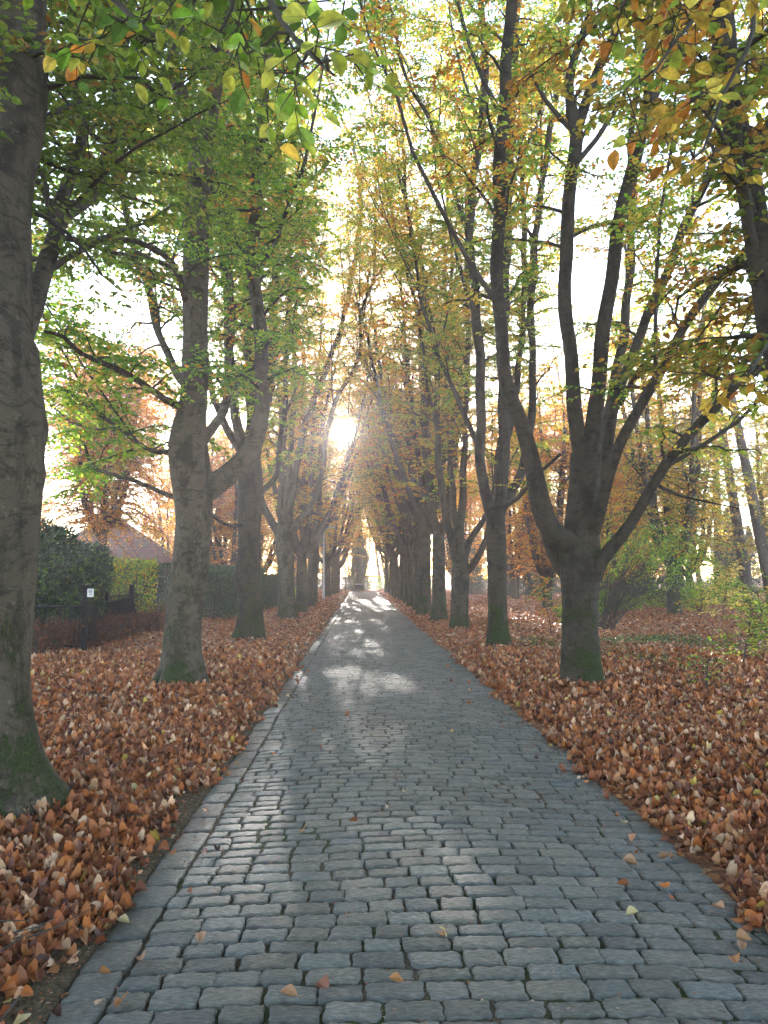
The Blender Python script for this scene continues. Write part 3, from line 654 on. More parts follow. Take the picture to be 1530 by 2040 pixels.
# T4
b = np.array([*G(573, 1241)[:2], 0]); Y4 = b[1]; b[2] = float(gh(b[0], b[1]))-.04
tr4 = (np.array([b, P(572, 1215, Y4), P(570, 1160, Y4), P(568, 1110, Y4), P(567, 1070, Y4), P(567, 1040, Y4)]), np.array([19, 18, 18, 19, 20, 15])/FPX*Y4)
l4 = [px_limb([(558, 1068, 0, 12), (540, 1040, 0, 11), (526, 1008, 0, 9), (518, 960, 0, 8), (512, 850, 0, 7), (505, 700, 0, 6)], Y4, 6, (-.3, 0, 1)),
      px_limb([(566, 1060, 0, 14), (560, 980, -.5, 10), (562, 900, -1, 8), (570, 750, -1.3, 7), (578, 600, -1.6, 6)], Y4, 6),
      px_limb([(572, 1060, 0, 12), (582, 990, .5, 10), (600, 880, .8, 9), (622, 805, 1., 8), (652, 730, 1.2, 7.5), (678, 655, 1.3, 7), (698, 570, 1.4, 6.5), (712, 480, 1.5, 6), (719, 400, 1.6, 5), (704, 290, 1.7, 4), (682, 240, 1.8, 3.5)], Y4, 4),
      px_limb([(580, 1065, 0, 12), (600, 1032, -.3, 10), (628, 990, -.6, 8.5), (642, 935, -.8, 7.5), (648, 880, -1., 7), (668, 800, -1.1, 6), (700, 745, -1.2, 5.5), (720, 690, -1.2, 5), (716, 635, -1.3, 4.5), (742, 560, -1.3, 4), (748, 480, -1.4, 3.5)], Y4, 3),
      px_limb([(566, 1060, 0, 11), (575, 950, 1.5, 9), (585, 800, 2.5, 7), (590, 600, 3, 6), (600, 420, 3, 5)], Y4, 5)]
build_tree(b, tr4, l4, M['bark_l'], 'fourth beech on the left, paler trunk forking low into five upswept limbs', np.random.default_rng(104),
    dict(green=.16, yellowgreen=.24, gold=.26, orange=.22, rust=.12), GL, sides=24, flare=.5, lumps=.04, seed=31,
    foliage=dict(spacing=.22, length=2.6, zmin=3.2, s0=.15, leaf=.095, sub=5, twig_gap=.12, T=T_DIAMOND, leaf_gap=.045))

# R1
b = np.array([*G(1161, 1383)[:2], 0]); Yr = b[1]; b[2] = float(gh(b[0], b[1]))-.04
trr = (np.array([b, P(1158, 1340, Yr), P(1156, 1250, Yr), P(1155, 1170, Yr), P(1155, 1110, Yr), P(1158, 1050, Yr), P(1164, 970, Yr), P(1166, 905, Yr)]), np.array([41, 39, 38, 42, 46, 38, 34, 31])/FPX*Yr)
lr = [px_limb([(1160, 1095, -.05, 32), (1128, 1082, -.15, 31), (1100, 1058, -.25, 29), (1081, 1012, -.3, 27), (1063, 940, -.3, 24), (1040, 850, -.3, 21), (1006, 745, -.3, 19), (994, 610, -.3, 17), (992, 450, -.3, 16), (998, 300, -.3, 15), (1008, 150, -.3, 14), (1018, 0, -.3, 13)], Yr, 6),
      px_limb([(1140, 1170, .1, 16), (1113, 1130, .1, 17), (1095, 1080, .1, 16), (1088, 1030, .0, 14)], Yr),
      px_limb([(1160, 930, 0, 24), (1149, 850, 0, 20), (1140, 740, .1, 18), (1127, 620, .1, 17), (1128, 480, .2, 17), (1138, 370, .2, 16), (1146, 270, .2, 16), (1134, 190, .2, 11), (1148, 110, .3, 9), (1168, 40, .3, 8), (1172, -20, .3, 7)], Yr, 5),
      px_limb([(1146, 275, .2, 13), (1166, 215, .2, 12), (1190, 140, .2, 10), (1222, 70, .2, 9), (1252, 0, .2, 8)], Yr, 5),
      px_limb([(1172, 930, 0, 25), (1183, 860, -.1, 22), (1190, 770, -.1, 19), (1204, 650, -.1, 18), (1222, 520, -.1, 17), (1246, 390, -.1, 16), (1272, 280, -.1, 15), (1300, 200, -.1, 13), (1328, 120, -.1, 12), (1352, 0, -.1, 10)], Yr, 5),
      px_limb([(1292, 225, -.1, 9), (1290, 130, 0, 8), (1296, 30, .1, 7)], Yr, 4),
      px_limb([(1190, 1000, .1, 18), (1202, 930, .3, 15), (1215, 855, .5, 14), (1240, 760, .7, 13), (1282, 650, .9, 12), (1325, 550, 1.1, 11), (1370, 440, 1.3, 10), (1412, 345, 1.5, 9), (1455, 250, 1.6, 8)], Yr, 4, (.3, 0, .6)),
      px_limb([(1180, 1060, -.2, 20), (1200, 985, -.4, 16), (1232, 895, -.6, 14), (1280, 800, -.8, 13), (1330, 710, -1., 12), (1385, 620, -1.1, 11), (1440, 545, -1.2, 10), (1500, 480, -1.3, 8), (1560, 420, -1.4, 7)], Yr, 3, (.4, 0, .4)),
      px_limb([(1232, 805, .6, 8), (1262, 755, .3, 7.5), (1300, 712, 0, 7), (1332, 702, -.3, 6)], Yr),
      px_limb([(1180, 1150, -.1, 26), (1200, 1118, -.2, 19), (1224, 1085, -.25, 17), (1256, 1040, -.3, 15), (1300, 970, -.35, 14), (1350, 895, -.4, 13), (1405, 830, -.5, 12), (1465, 768, -.6, 11), (1530, 728, -.7, 10), (1600, 690, -.8, 8)], Yr, 2, (.5, 0, .3)),
      px_limb([(1300, 960, -.3, 5), (1350, 985, -.5, 4), (1410, 1000, -.7, 2.5), (1480, 1015, -1, 1)], Yr),
      px_limb([(1175, 950, .3, 16), (1195, 880, 1.2, 14), (1225, 760, 2.2, 12), (1250, 600, 3, 11), (1260, 400, 3.4, 9)], Yr, 6)]
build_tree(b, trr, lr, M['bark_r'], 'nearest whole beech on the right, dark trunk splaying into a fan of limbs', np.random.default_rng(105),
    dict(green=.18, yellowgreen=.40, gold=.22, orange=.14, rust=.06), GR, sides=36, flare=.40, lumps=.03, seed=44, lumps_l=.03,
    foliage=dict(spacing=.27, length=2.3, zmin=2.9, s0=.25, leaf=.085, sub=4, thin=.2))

# R2
b = np.array([*G(996, 1299)[:2], 0]); Y = b[1]; b[2] = float(gh(b[0], b[1]))-.04
t_ = (np.array([b, P(993, 1270, Y), P(991, 1200, Y), P(990, 1120, Y), P(987, 1050, Y), P(985, 1010, Y)]), np.array([22, 21, 20, 20.5, 22, 19])/FPX*Y)
l_ = [px_limb([(980, 1030, 0, 17), (966, 985, 0, 16), (957, 900, 0, 14), (958, 780, 0, 13), (948, 600, 0, 12), (936, 490, 0, 11), (941, 375, 0, 10), (960, 250, 0, 9), (966, 100, 0, 8), (955, 0, 0, 7)], Y, 5),
      px_limb([(936, 480, 0, 7), (912, 400, 0, 6), (885, 320, 0, 5.5), (852, 230, 0, 5), (822, 185, 0, 4), (795, 100, 0, 3.5)], Y, 3),
      px_limb([(992, 1025, 0, 19), (1002, 960, .3, 17), (1004, 850, .5, 15), (1003, 700, .7, 14), (1008, 520, .9, 12), (1014, 350, 1., 11), (1022, 150, 1.1, 9)], Y, 5),
      px_limb([(1000, 1015, 0, 14), (1030, 960, .6, 12), (1052, 880, 1., 11), (1062, 760, 1.2, 10), (1058, 640, 1.3, 10), (1064, 500, 1.4, 9), (1080, 370, 1.5, 8), (1105, 200, 1.6, 7), (1130, 60, 1.7, 6)], Y, 4),
      px_limb([(1005, 1010, -.1, 8), (1035, 990, -.3, 6), (1070, 945, -.6, 5), (1118, 905, -1., 4)], Y),
      px_limb([(970, 960, 0, 8), (940, 860, .3, 7), (900, 770, .6, 6), (872, 700, .9, 5), (840, 600, 1.2, 4)], Y, 4),
      px_limb([(1003, 900, .4, 10), (1030, 760, 1.6, 9), (1045, 560, 2.4, 8), (1040, 350, 3., 7)], Y, 5)]
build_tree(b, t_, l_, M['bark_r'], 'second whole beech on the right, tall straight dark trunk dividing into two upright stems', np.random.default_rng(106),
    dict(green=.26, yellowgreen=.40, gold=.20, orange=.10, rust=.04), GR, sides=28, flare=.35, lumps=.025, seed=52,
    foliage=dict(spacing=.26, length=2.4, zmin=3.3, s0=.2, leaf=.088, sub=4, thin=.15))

# R3
b = np.array([*G(917, 1261)[:2], 0]); Y = b[1]; b[2] = float(gh(b[0], b[1]))-.04
t_ = (np.array([b, P(916, 1235, Y), P(916, 1180, Y), P(917, 1140, Y), P(917, 1112, Y)]), np.array([20, 18.5, 18, 19, 17])/FPX*Y)
l_ = [px_limb([(908, 1118, 0, 13), (898, 1070, 0, 12), (884, 1000, 0, 10), (874, 920, 0, 9), (871, 800, 0, 8), (868, 700, 0, 7.5), (850, 600, 0, 7), (838, 520, 0, 6), (815, 440, 0, 5), (806, 350, 0, 4.5)], Y, 5),
      px_limb([(917, 1120, 0, 13), (917, 1060, 0, 11), (922, 980, 0, 10), (926, 860, 0, 8), (932, 700, 0, 7), (930, 500, 0, 6)], Y, 6),
      px_limb([(922, 1115, 0, 12), (938, 1075, .3, 9), (960, 1040, .6, 8), (985, 990, .8, 7), (1010, 900, 1., 6), (1030, 760, 1.2, 5)], Y, 5, (.2, 0, 1)),
      px_limb([(926, 1145, 0, 9), (946, 1122, -.2, 9), (962, 1088, -.3, 8), (974, 1040, -.4, 7), (985, 960, -.5, 6), (1000, 850, -.6, 5)], Y, 4, (.3, 0, 1)),
      px_limb([(912, 1110, 0, 10), (905, 1010, 1, 8), (895, 880, 1.6, 7), (890, 700, 2, 6), (885, 480, 2.4, 5)], Y, 5),
      px_limb([(872, 860, 0, 5), (850, 760, 0, 4.5), (835, 640, 0, 4), (806, 520, 0, 3.5), (780, 420, 0, 3)], Y, 4)]
build_tree(b, t_, l_, M['bark_far'], 'third whole beech on the right, shorter trunk splitting at chest-high fork into curved limbs', np.random.default_rng(107),
    dict(green=.18, yellowgreen=.34, gold=.26, orange=.16, rust=.06), GR, sides=24, flare=.3, lumps=.03, seed=63,
    foliage=dict(spacing=.25, length=2.5, zmin=3.4, s0=.18, leaf=.09, sub=4, T=T_DIAMOND))

# R0: tree just outside the right edge whose limb leans into view
b = np.array([3.35, 4.75, float(gh(3.35, 4.75))-.03]); Y = 4.75
t_ = (np.array([b, b+[0, 0, .8], b+[.0, 0, 1.8], b+[0, 0, 2.3]]), np.array([.28, .26, .27, .24]))
l_ = [(np.array([[3.35, 4.75, 2.0], [3.15, 4.75, 2.6], *[px_limb([(1548, 640, 0, 30)], Y)[0][0]], ]).reshape(-1, 3), np.array([.17, .14, .11])) if False else
      (np.concatenate([[[3.35, 4.75, 1.95], [3.12, 4.75, 2.5]], px_limb([(1556, 720, 0, 33), (1530, 590, 0, 30), (1504, 450, 0, 28), (1482, 320, 0, 27), (1458, 200, 0, 26), (1440, 80, 0, 25), (1425, -20, 0, 24), (1405, -200, 0, 20)], Y, 4)[0]]),
       np.concatenate([[.17, .14], px_limb([(1556, 720, 0, 33), (1530, 590, 0, 30), (1504, 450, 0, 28), (1482, 320, 0, 27), (1458, 200, 0, 26), (1440, 80, 0, 25), (1425, -20, 0, 24), (1405, -200, 0, 20)], Y, 4)[1]])),
      (np.array([[3.4, 4.8, 2.1], [3.8, 5.0, 3.2], [4.1, 5.3, 5.0], [4.3, 5.5, 8.0], [4.3, 5.5, 11.]]), np.array([.17, .14, .12, .09, .05])),
      (np.array([[3.4, 4.7, 2.0], [3.9, 4.2, 3.2], [4.1, 3.6, 5.0], [4.0, 3.2, 8.0]]), np.array([.15, .12, .09, .05])),
      (np.array([P(1500, 330, 4.8), P(1525, 270, 5.2), P(1555, 180, 5.6), P(1580, 20, 6)]), np.array([.05, .045, .04, .03])),
      (np.array([P(1540, 680, 4.8), P(1500, 668, 5.2), P(1450, 672, 5.6), P(1400, 690, 6.)]), np.array([.03, .022, .016, .01])),
      (np.array([P(1545, 770, 4.8), P(1510, 730, 5.2), P(1450, 760, 5.6), P(1400, 740, 6.)]), np.array([.03, .02, .014, .01]))]
n1 = (np.array([[3.1, 4.7, 4.7], P(1560, -180, 3.6), P(1480, -60, 3.2), P(1400, 20, 2.9), P(1340, 90, 2.8), P(1300, 150, 2.7)]), np.array([.03, .022, .015, .010, .007, .004]))
n2 = (np.array([P(1480, -60, 3.2), P(1500, 60, 2.95), P(1440, 190, 2.9), P(1400, 300, 2.85), P(1350, 330, 2.8)]), np.array([.015, .011, .008, .005, .004]))
n3 = (np.array([P(1560, -180, 3.6), P(1420, -120, 3.2), P(1310, -60, 3.0), P(1230, 20, 2.95)]), np.array([.015, .011, .007, .004]))
n4 = (np.array([P(1560, 640, 4.3), P(1520, 700, 3.9), P(1480, 760, 3.6), P(1420, 780, 3.5)]), np.array([.012, .009, .006, .004]))
build_tree(b, t_, l_, M['bark_r'], 'beech at the right edge, only its leaning dark limb and gold leaf sprays in view', np.random.default_rng(108),
    dict(green=.10, yellowgreen=.34, gold=.30, orange=.20, rust=.06), GR, sides=28, flare=.4, lumps=.03, seed=71, lumps_l=.03,
    foliage=dict(spacing=.17, length=2.1, zmin=2.6, s0=.12, leaf=.085, sub=2, thin=.1, ymin=4.2),
    extra_leaf=near_foliage([n1, n2, n3, n4], dict(yellowgreen=.30, gold=.38, orange=.24, rust=.08), 9, .55, .088), leafmat='leaf_near')

def auto_tree(x, y, side, label, mixd, seed, group, height=16, r0=.31, fork=2.4, nl=5, parts=True, leafk=1.0, fol=None, name='beech_tree', bark=None, T=T_DIAMOND, zmin=3.2, lane=0):
    g = np.random.default_rng(seed); b = np.array([x, y, float(gh(x, y))-.04])
    lean = g.normal(0, .06, 2)
    tp = np.array([b, b+[lean[0]*.3, lean[1]*.3, fork*.4], b+[lean[0], lean[1], fork*.8], b+[lean[0]*1.3, lean[1]*1.3, fork+.3]]); trd = np.array([r0, r0*.95, r0*1.0, r0*.75])
    limbs = []
    a0 = g.uniform(0, 6.28)
    for k in range(nl):
        a = a0 + k*6.283/nl + g.normal(0, .25); spread = g.uniform(.9, 2.2); hh = height*g.uniform(.72, 1.0)
        st = b + [0, 0, fork + g.uniform(-.35, .25)]; dx = np.array([math.cos(a), math.sin(a), 0])
        if dx[0]*side < -.3 : spread *= .75      # side<0: left tree; keep lane side narrower
        pts = [st, st + dx*spread*.35 + [0, 0, .7], st + dx*spread*.62 + [0, 0, hh*.18], st + dx*spread*.85 + [0, 0, hh*.4] + g.normal(0, .15, 3), st + dx*spread*1.15 + [0, 0, hh*.66] + g.normal(0, .2, 3), st + dx*spread*1.5 + [0, 0, hh-fork] + g.normal(0, .2, 3)]
        if in_sun_gap(catmull(pts, np.ones(6), .3)[0]).any(): continue
        rr = r0*g.uniform(.42, .62); limbs.append((np.array(pts), rr*np.array([1.15, 1., .86, .66, .42, .12])))
    if lane:
        for k in range(lane):                      # boughs that reach out and up over the lane
            dx = np.array([-side, g.uniform(-.35, .35), 0]); hh = height*g.uniform(.55, .8); st = b + [0, 0, fork*g.uniform(.9, 1.25)]; w = g.uniform(2.2, 3.0)
            pts = [st, st + dx*w*.30 + [0, 0, hh*.10], st + dx*w*.55 + [0, 0, hh*.27], st + dx*w*.8 + [0, 0, hh*.5], st + dx*w + [0, 0, hh*.75], st + dx*w*1.25 + [0, 0, hh]]
            if in_sun_gap(catmull(pts, np.ones(6), .3)[0]).any(): continue
            limbs.append((np.array(pts), r0*.40*np.array([1.1, 1., .86, .64, .4, .12])))
    f = dict(spacing=.20, length=2.8, zmin=zmin, s0=.12, leaf=.105*leafk, sub=4, twig_gap=.13, leaf_gap=.048*leafk, T=T); f.update(fol or {})
    return build_tree(b, (tp, trd), limbs, bark or M['bark_far'], label, g, mixd, group, name=name, limb_parts=parts, sides=20 if parts else 12, flare=.4, lumps=.04, seed=seed, foliage=f)
# remaining left row
lefts = [(600, 1226), (617, 1214)]
Ld = [(-2.50, 31.2), (-2.55, 37.0), (-2.72, 42.5), (-2.5, 56.0), (-2.3, 62.5), (-2.25, 69.0), (-2.3, 76.0)]
for k, (x, y) in enumerate(Ld):
    f = y/75
    auto_tree(x, y, -1, f'{ORD[k+4]} beech from the front, left row, %s' % ('dark' if k == 0 else 'straight trunk in haze' if k < 3 else 'small in the hazy distance'),
        dict(green=.06+.16*max(0, f-.6), yellowgreen=.20, gold=.26, orange=.28, rust=.16), 200+k, GL, parts=k < 2, leafk=1.0+.35*f, r0=.25, lane=2, fork=2.5 + .6*((k*7) % 3)/2, fol=dict(spacing=.27+.10*f, zmin=2.8 if k > 2 else 3.3))
Rd = [(2.72, 25.2), (2.60, 29.8), (2.66, 33.6), (2.62, 38.0), (2.70, 42.8), (2.60, 47.5), (2.65, 53.0), (2.6, 58.5), (2.7, 64.5), (2.6, 70.5), (2.7, 76.5)]
for k, (x, y) in enumerate(Rd):
    f = y/75
    what = ['plain trunk left of the third', 'dark, ribbed foot, forking into four limbs', 'dark, tight behind the ribbed one', 'leaning slightly, greyer'][k] if k < 4 else 'small in the hazy distance'
    auto_tree(x, y, 1, f'{ORD[k+3]} whole beech from the front on the right, ' + what,
        dict(green=.12, yellowgreen=.28, gold=.26, orange=.22, rust=.12), 300+k, GR, parts=k < 3, leafk=1.0+.35*f, lane=2 if k > 1 else 1, r0=[.26, .30, .23][k] if k < 3 else .205, fork=3.0 + .7*((k*5) % 3)/2, fol=dict(spacing=.28+.10*f, zmin=3.4), nl=5 if k != 0 else 4)

def copy_thing(src, loc, rz, sc, label):
    c = src.copy(); C.objects.link(c); c.location = loc; c.rotation_euler = (0, 0, rz); c.scale = (sc, sc, sc); c['label'] = label
    for ch in list(src.children):
        q = ch.copy(); C.objects.link(q); q.parent = c
    return c
# trees behind the camera, continuing the avenue (they shade the lane)
bk = auto_tree(-2.6, -2.2, -1, 'beech behind the camera continuing the left row', dict(green=.6, yellowgreen=.3, gold=.1), 401, 'beeches behind the camera', parts=False, fol=dict(spacing=.5, ymin=-9), leafk=1.3)
for (x, y, a) in ((3.4, -1.8, 1.3), (-2.6, -9, 2.6), (3.3, -8, 4.0)):
    copy_thing(bk, (x, y, 0), a, 1.0, 'beech behind the camera continuing the rows of the avenue')

# ------------------------------------------------------------------ woodland and garden behind
def scatter_leaf_volume(ml, g, pts, mixd, leaf, T=T_HEX, up=.4, out=None):
    n = len(pts); D = norm(g.normal(0, 1, (n, 3)) + (out*1.2 if out is not None else 0) + np.array([0, 0, .1])); N_ = norm(np.array([0, 0, up]) + g.normal(0, .5, (n, 3)) + (out if out is not None else 0))
    s = leaf*g.uniform(.6, 1.2, n); place(T, pts, D, N_, s, s*.55, colours(mixd, n, g), ml)
BG = []
GB = 'autumn beeches standing in the wood beyond the avenue'
for k in range(3):
    BG.append(auto_tree([9.5, 15.0, -16.][k], [37.0, 47.0, 62.0][k], [1, 1, -1][k],
        ['orange beech with low sweeping boughs beyond the third right trunk', 'hazy gold beech deep in the wood right of the lane', 'rust-orange beech behind the clipped hedge near the red roof'][k],
        [dict(orange=.62, gold=.18, rust=.14, yellowgreen=.06), dict(gold=.42, yellowgreen=.35, orange=.18, green=.05), dict(orange=.42, rust=.34, gold=.18, yellowgreen=.06)][k],
        500+k, GB, height=[13, 15, 14][k], r0=.26, fork=1.6, nl=7, parts=False, leafk=1.35, zmin=[.9, 1.6, 1.2][k], fol=dict(spacing=.24, length=3.4, droop=.7, s0=.05, sub=2, gapcut=False)))
rs = random.Random(5)
spots_r = [(7.5, 58, 0), (13, 30, 1), (20, 58, 0), (25, 42, 1), (10.5, 72, 0), (17, 74, 1), (27, 70, 0), (36, 60, 1), (24, 90, 1), (12, 92, 0), (36, 86, 0), (46, 76, 1), (6.5, 84, 0), (10.6, 50, 0), (14.5, 40, 0), (22, 48, 1)]
for (x, y, k) in spots_r:
    copy_thing(BG[k], (x, y, 0), rs.uniform(0, 6.28), rs.uniform(.85, 1.15), 'one of the hazy autumn beeches filling the wood right of the avenue')
spots_l = [(-8.0, 58, 2), (-11, 70, 2), (-6.8, 80, 0), (-20, 84, 2), (-8.2, 46, 2), (-31, 66, 2), (-14, 95, 0), (-9, 104, 0), (4, 108, 1), (.3, 101, 0), (-3.6, 98, 2), (7.5, 103, 0), (-1.5, 112, 2), (-28, 100, 2), (-38, 84, 2), (-6.4, 67, 2), (-10.5, 52, 2), (-7.8, 88, 0)]
for (x, y, k) in spots_l:
    copy_thing(BG[k], (x, y, 0), rs.uniform(0, 6.28), rs.uniform(.85, 1.1), 'one of the rusty autumn beeches beyond the hedges left of the avenue')
# a nearer beech whose orange sprays hang in front of the roof
auto_tree(-10.5, 30, -1, 'beech by the gate with copper sprays hanging in front of the tiled roof', dict(orange=.5, rust=.28, gold=.16, yellowgreen=.06), 533, GB, height=12, r0=.2, fork=3.4, nl=8, parts=False, leafk=1.1, zmin=2.9, fol=dict(spacing=.15, length=3.8, droop=.8, s0=.02, sub=3))

# larches
def make_larch(x, y, label, seed, h=22, r=.28, lean=(0, 0), mixd=dict(larch=1)):
    g = np.random.default_rng(seed); b = np.array([x, y, float(gh(x, y))-.05])
    t = empty('larch_tree', b, label, 'tree', 'larches in the wood right of the lane')
    n = 9; q = np.linspace(0, 1, n)[:, None]; pts = b + np.array([lean[0], lean[1], h])*q + np.concatenate([g.normal(0, .06, (n, 2)), np.zeros((n, 1))], 1)*q
    pp, rr = catmull(pts, r*(1-.9*np.linspace(0, 1, n)), .4); V, F = limb_mesh(pp, rr, 14, seed, .25, .02); mesh('trunk', V, F, M['bark_larch'], t, smooth=True, origin=b)
    N = 95; hs = np.sort(g.uniform(3.0, h*.97, N)); az = np.arange(N)*2.4+g.normal(0, .3, N); L = (1-hs/h)**.6*3.2*g.uniform(.6, 1.15, N)+.5
    p0 = b + np.array([lean[0], lean[1], h])*(hs/h)[:, None]; K = 6; kk = np.linspace(0, 1, K)[None, :, None]
    D = np.stack([np.cos(az), np.sin(az), np.full(N, .10)], -1)
    S = p0[:, None] + D[:, None]*L[:, None, None]*kk + np.array([0, 0, 1.])*(-.35*kk + .30*kk**2)*L[:, None, None] + g.normal(0, .04, (N, K, 3))*kk
    mw, ml = MB(), MB(); V, F = tubes(S, (.022*(1-hs/h*.5))[:, None]*(1-.85*np.linspace(0, 1, K))[None], 4); mw.add(V, F)
    nt_ = (L/.09).astype(int); own = np.repeat(np.arange(N), nt_); m = len(own); u = g.random(m)*.93+.07; i = (u*(K-1)).astype(int).clip(0, K-2); f = (u*(K-1)-i)[:, None]
    tp = S[own, i]*(1-f)+S[own, i+1]*f; td = norm(S[own, i+1]-S[own, i]); sd = norm(np.cross(td, np.array([0, 0, 1.])))*np.where(g.random(m) < .5, 1, -1)[:, None]
    te = tp + (td*.6+sd*g.uniform(.3, 1, m)[:, None])*g.uniform(.25, .7, m)[:, None]*(1.1-u)[:, None] - np.array([0, 0, 1.])*g.uniform(.03, .2, m)[:, None]
    V, F = tubes(np.stack([tp, te], 1), np.tile([.004, .002], (m, 1)), 3); mw.add(V, F)
    q2 = 9; lo = np.repeat(np.arange(m), q2); uu = g.random(len(lo))[:, None]; lp = tp[lo]*(1-uu)+te[lo]*uu
    ldv = norm(g.normal(0, 1, (len(lo), 3)) + (te-tp)[lo]*2); s = g.uniform(.06, .12, len(lo))
    place(T_DIAMOND, lp, ldv, norm(g.normal(0, 1, (len(lo), 3))+[0, 0, 1]), s, s*.22, colours(mixd, len(lo), g), ml)
    for f_ in ml.F: mw.F.append(f_+mw.n)
    mw.V += ml.V; mw.c += ml.c; mw.m += [a+1 for a in ml.m]; mw.sm += ml.sm; mw.uv += ml.uv
    mw.build('crown', [M['twig'], M['needle']], t, origin=b); return t
lx = []
for k, (px_, py_, top, rp, lab) in enumerate([(1496, 1213, 1462, 12, 'leaning larch trunk behind the yellow bush, its top tilted left'),
     (1545, 1218, 1500, 13, 'larch trunk at the right photo edge with bare horizontal side boughs'),
     (1436, 1193, 1428, 11, 'upright hazy larch trunk between the arching shrub and the leaning larch')]):
    q = G(px_, py_); tp_ = P(top, 1000, q[1]); sl = (tp_[0]-q[0])/(tp_[2])
    lx.append(make_larch(q[0], q[1], lab, 600+k, h=22, r=rp/FPX*q[1]*1.0, lean=(sl*22, 0)))
for j, (x, y) in enumerate([(17.5, 55), (26, 58), (31, 50), (34, 72), (21, 66), (12.5, 62), (40, 62), (23, 80), (29, 88), (15.0, 82), (45, 90), (18, 96), (2.9, 104), (-3.8, 112)]):
    copy_thing(lx[j % 3], (x, y, 0), rs.uniform(0, 6.28) if j % 3 == 2 else rs.uniform(-.4, .4), rs.uniform(.85, 1.1), 'one of the far hazy larches among the golden wood right of the lane')

# dark conifers in the haze at the back of the wood
def make_fir(x, y, label, seed, h=9, w=2.4, name='fir_tree', mixd=dict(dark=1)):
    g = np.random.default_rng(seed); b = np.array([x, y, float(gh(x, y))-.05]); t = empty(name, b, label, 'tree', 'dark conifers at the back of the wood')
    pts = b + np.linspace(0, 1, 5)[:, None]*np.array([0, 0, h]); V, F = limb_mesh(pts, np.linspace(.16, .02, 5), 8, seed, .2, .02); mesh('trunk', V, F, M['bark_far'], t, smooth=True, origin=b)
    mb = MB(); n = 15000; z = g.random(n)**1.15; az = g.uniform(0, 6.28, n); lay = .55+.45*np.abs(np.sin(z*24+az*.5)); rad = w*(1-z)**.8*lay*g.random(n)**.4
    p = b + np.stack([np.cos(az)*rad, np.sin(az)*rad, .35+z*h - rad*.25], -1); out = np.stack([np.cos(az), np.sin(az), np.full(n, -.2)], -1)
    scatter_leaf_volume(mb, g, p, mixd, .20, T_DIAMOND, .7, out); mb.build('crown', M['evergreen'], t, origin=b); return t
fir = make_fir(18, 52, 'dark blue-green conifer low behind the leaning larch', 701)
for (x, y) in [(23, 60), (28, 55), (33, 64), (38, 70), (14, 60), (19, 72), (25, 76), (31, 80), (10, 66), (42, 82), (47, 66), (36, 92), (22, 92), (13, 80), (52, 88), (7, 96), (-9.5, 92), (-24, 92), (-33, 90), (-5.0, 98), (-14.5, 88), (-19, 96)]:
    copy_thing(fir, (x, y, -.1), rs.uniform(0, 6.28), rs.uniform(.6, 1.05), 'one of the dark conifers low in the haze at the back of the wood')

# ------------------------------------------------------------------ hedges, shrubs
def hedge(name, A, B, w, h, label, mixd, seed, leaf=.07, n=26000, z0=0.0, mat='evergreen', stems=.25, shell=.16, ragged=.06, cat='hedge', group=None, T=T_HEX, wood=None):
    g = np.random.default_rng(seed); A = np.array(A, float); B = np.array(B, float); d = B-A; L = np.linalg.norm(d); d /= L; nrm = np.array([-d[1], d[0]])
    b = np.array([*((A+B)/2), float(gh(*((A+B)/2)))]); t = empty(name, b, label, cat, group)
    s = g.uniform(0, L, n); face = g.random(n); dep = g.exponential(shell*.5, n)
    a_top = w/(w+2*h); top = face < a_top
    off = np.where(top, g.uniform(-w/2, w/2, n), np.where(g.random(n) < .5, w/2-dep, -w/2+dep)); z = np.where(top, h-dep, g.uniform(z0, h, n))
    off += ragged*np.sin(s*3.1+z*4)*.5 + g.normal(0, ragged*.4, n); z += np.where(top, ragged*np.sin(s*2.3)+g.normal(0, ragged*.5, n), 0)
    endm = g.random(n) < .05; s = np.where(endm, np.where(g.random(n) < .5, dep, L-dep), s); off = np.where(endm, g.uniform(-w/2, w/2, n), off)
    p = np.stack([A[0]+d[0]*s+nrm[0]*off, A[1]+d[1]*s+nrm[1]*off, b[2]+z], -1)
    out = np.where(top[:, None], np.array([0, 0, 1.]), np.concatenate([nrm[None]*np.sign(off)[:, None], np.zeros((n, 1))], 1))
    mb = MB(); scatter_leaf_volume(mb, g, p, mixd, leaf, T, .3, out); mb.build('foliage', M[mat], t, origin=b)
    k = int(L/stems); st = np.zeros((k*2, 5, 3)); rr = np.zeros((k*2, 5))
    for i in range(k*2):
        x = g.uniform(0, L); o1 = g.uniform(-w*.2, w*.2); o2 = g.uniform(-w*.4, w*.4); q = np.linspace(0, 1, 5)
        oo = o1+(o2-o1)*q; xx = x+g.normal(0, .25)*q; st[i] = np.stack([A[0]+d[0]*xx+nrm[0]*oo, A[1]+d[1]*xx+nrm[1]*oo, b[2]+q*h*.93], -1); rr[i] = .014*(1-.7*q)
    V, F = tubes(st, rr, 4); m2 = MB(); m2.add(V, F); m2.build('stems', M['twig'], t, origin=b); return t
hedge('clipped_hedge', (-5.25, 25.5), (-4.6, 45), 1.1, 1.62, 'long dark green clipped hedge running beside the left row of beeches', dict(dark=.85, green=.15), 801, n=60000, leaf=.06)
hedge('clipped_hedge', (-9.5, 27), (-6.3, 46), .9, 2.1, 'taller dark clipped hedge behind the long one, its top showing above', dict(dark=.7, green=.3), 802, n=30000, leaf=.08)
hedge('hornbeam_hedge', (-13.5, 21.0), (-6.5, 23.5), .8, 2.15, 'yellow-green hornbeam hedge behind the black gate, leaves turning gold', dict(yellowgreen=.26, gold=.12, green=.42, rust=.10, dark=.10), 803, n=15000, leaf=.09, mat='leaf', stems=.10, shell=.7)
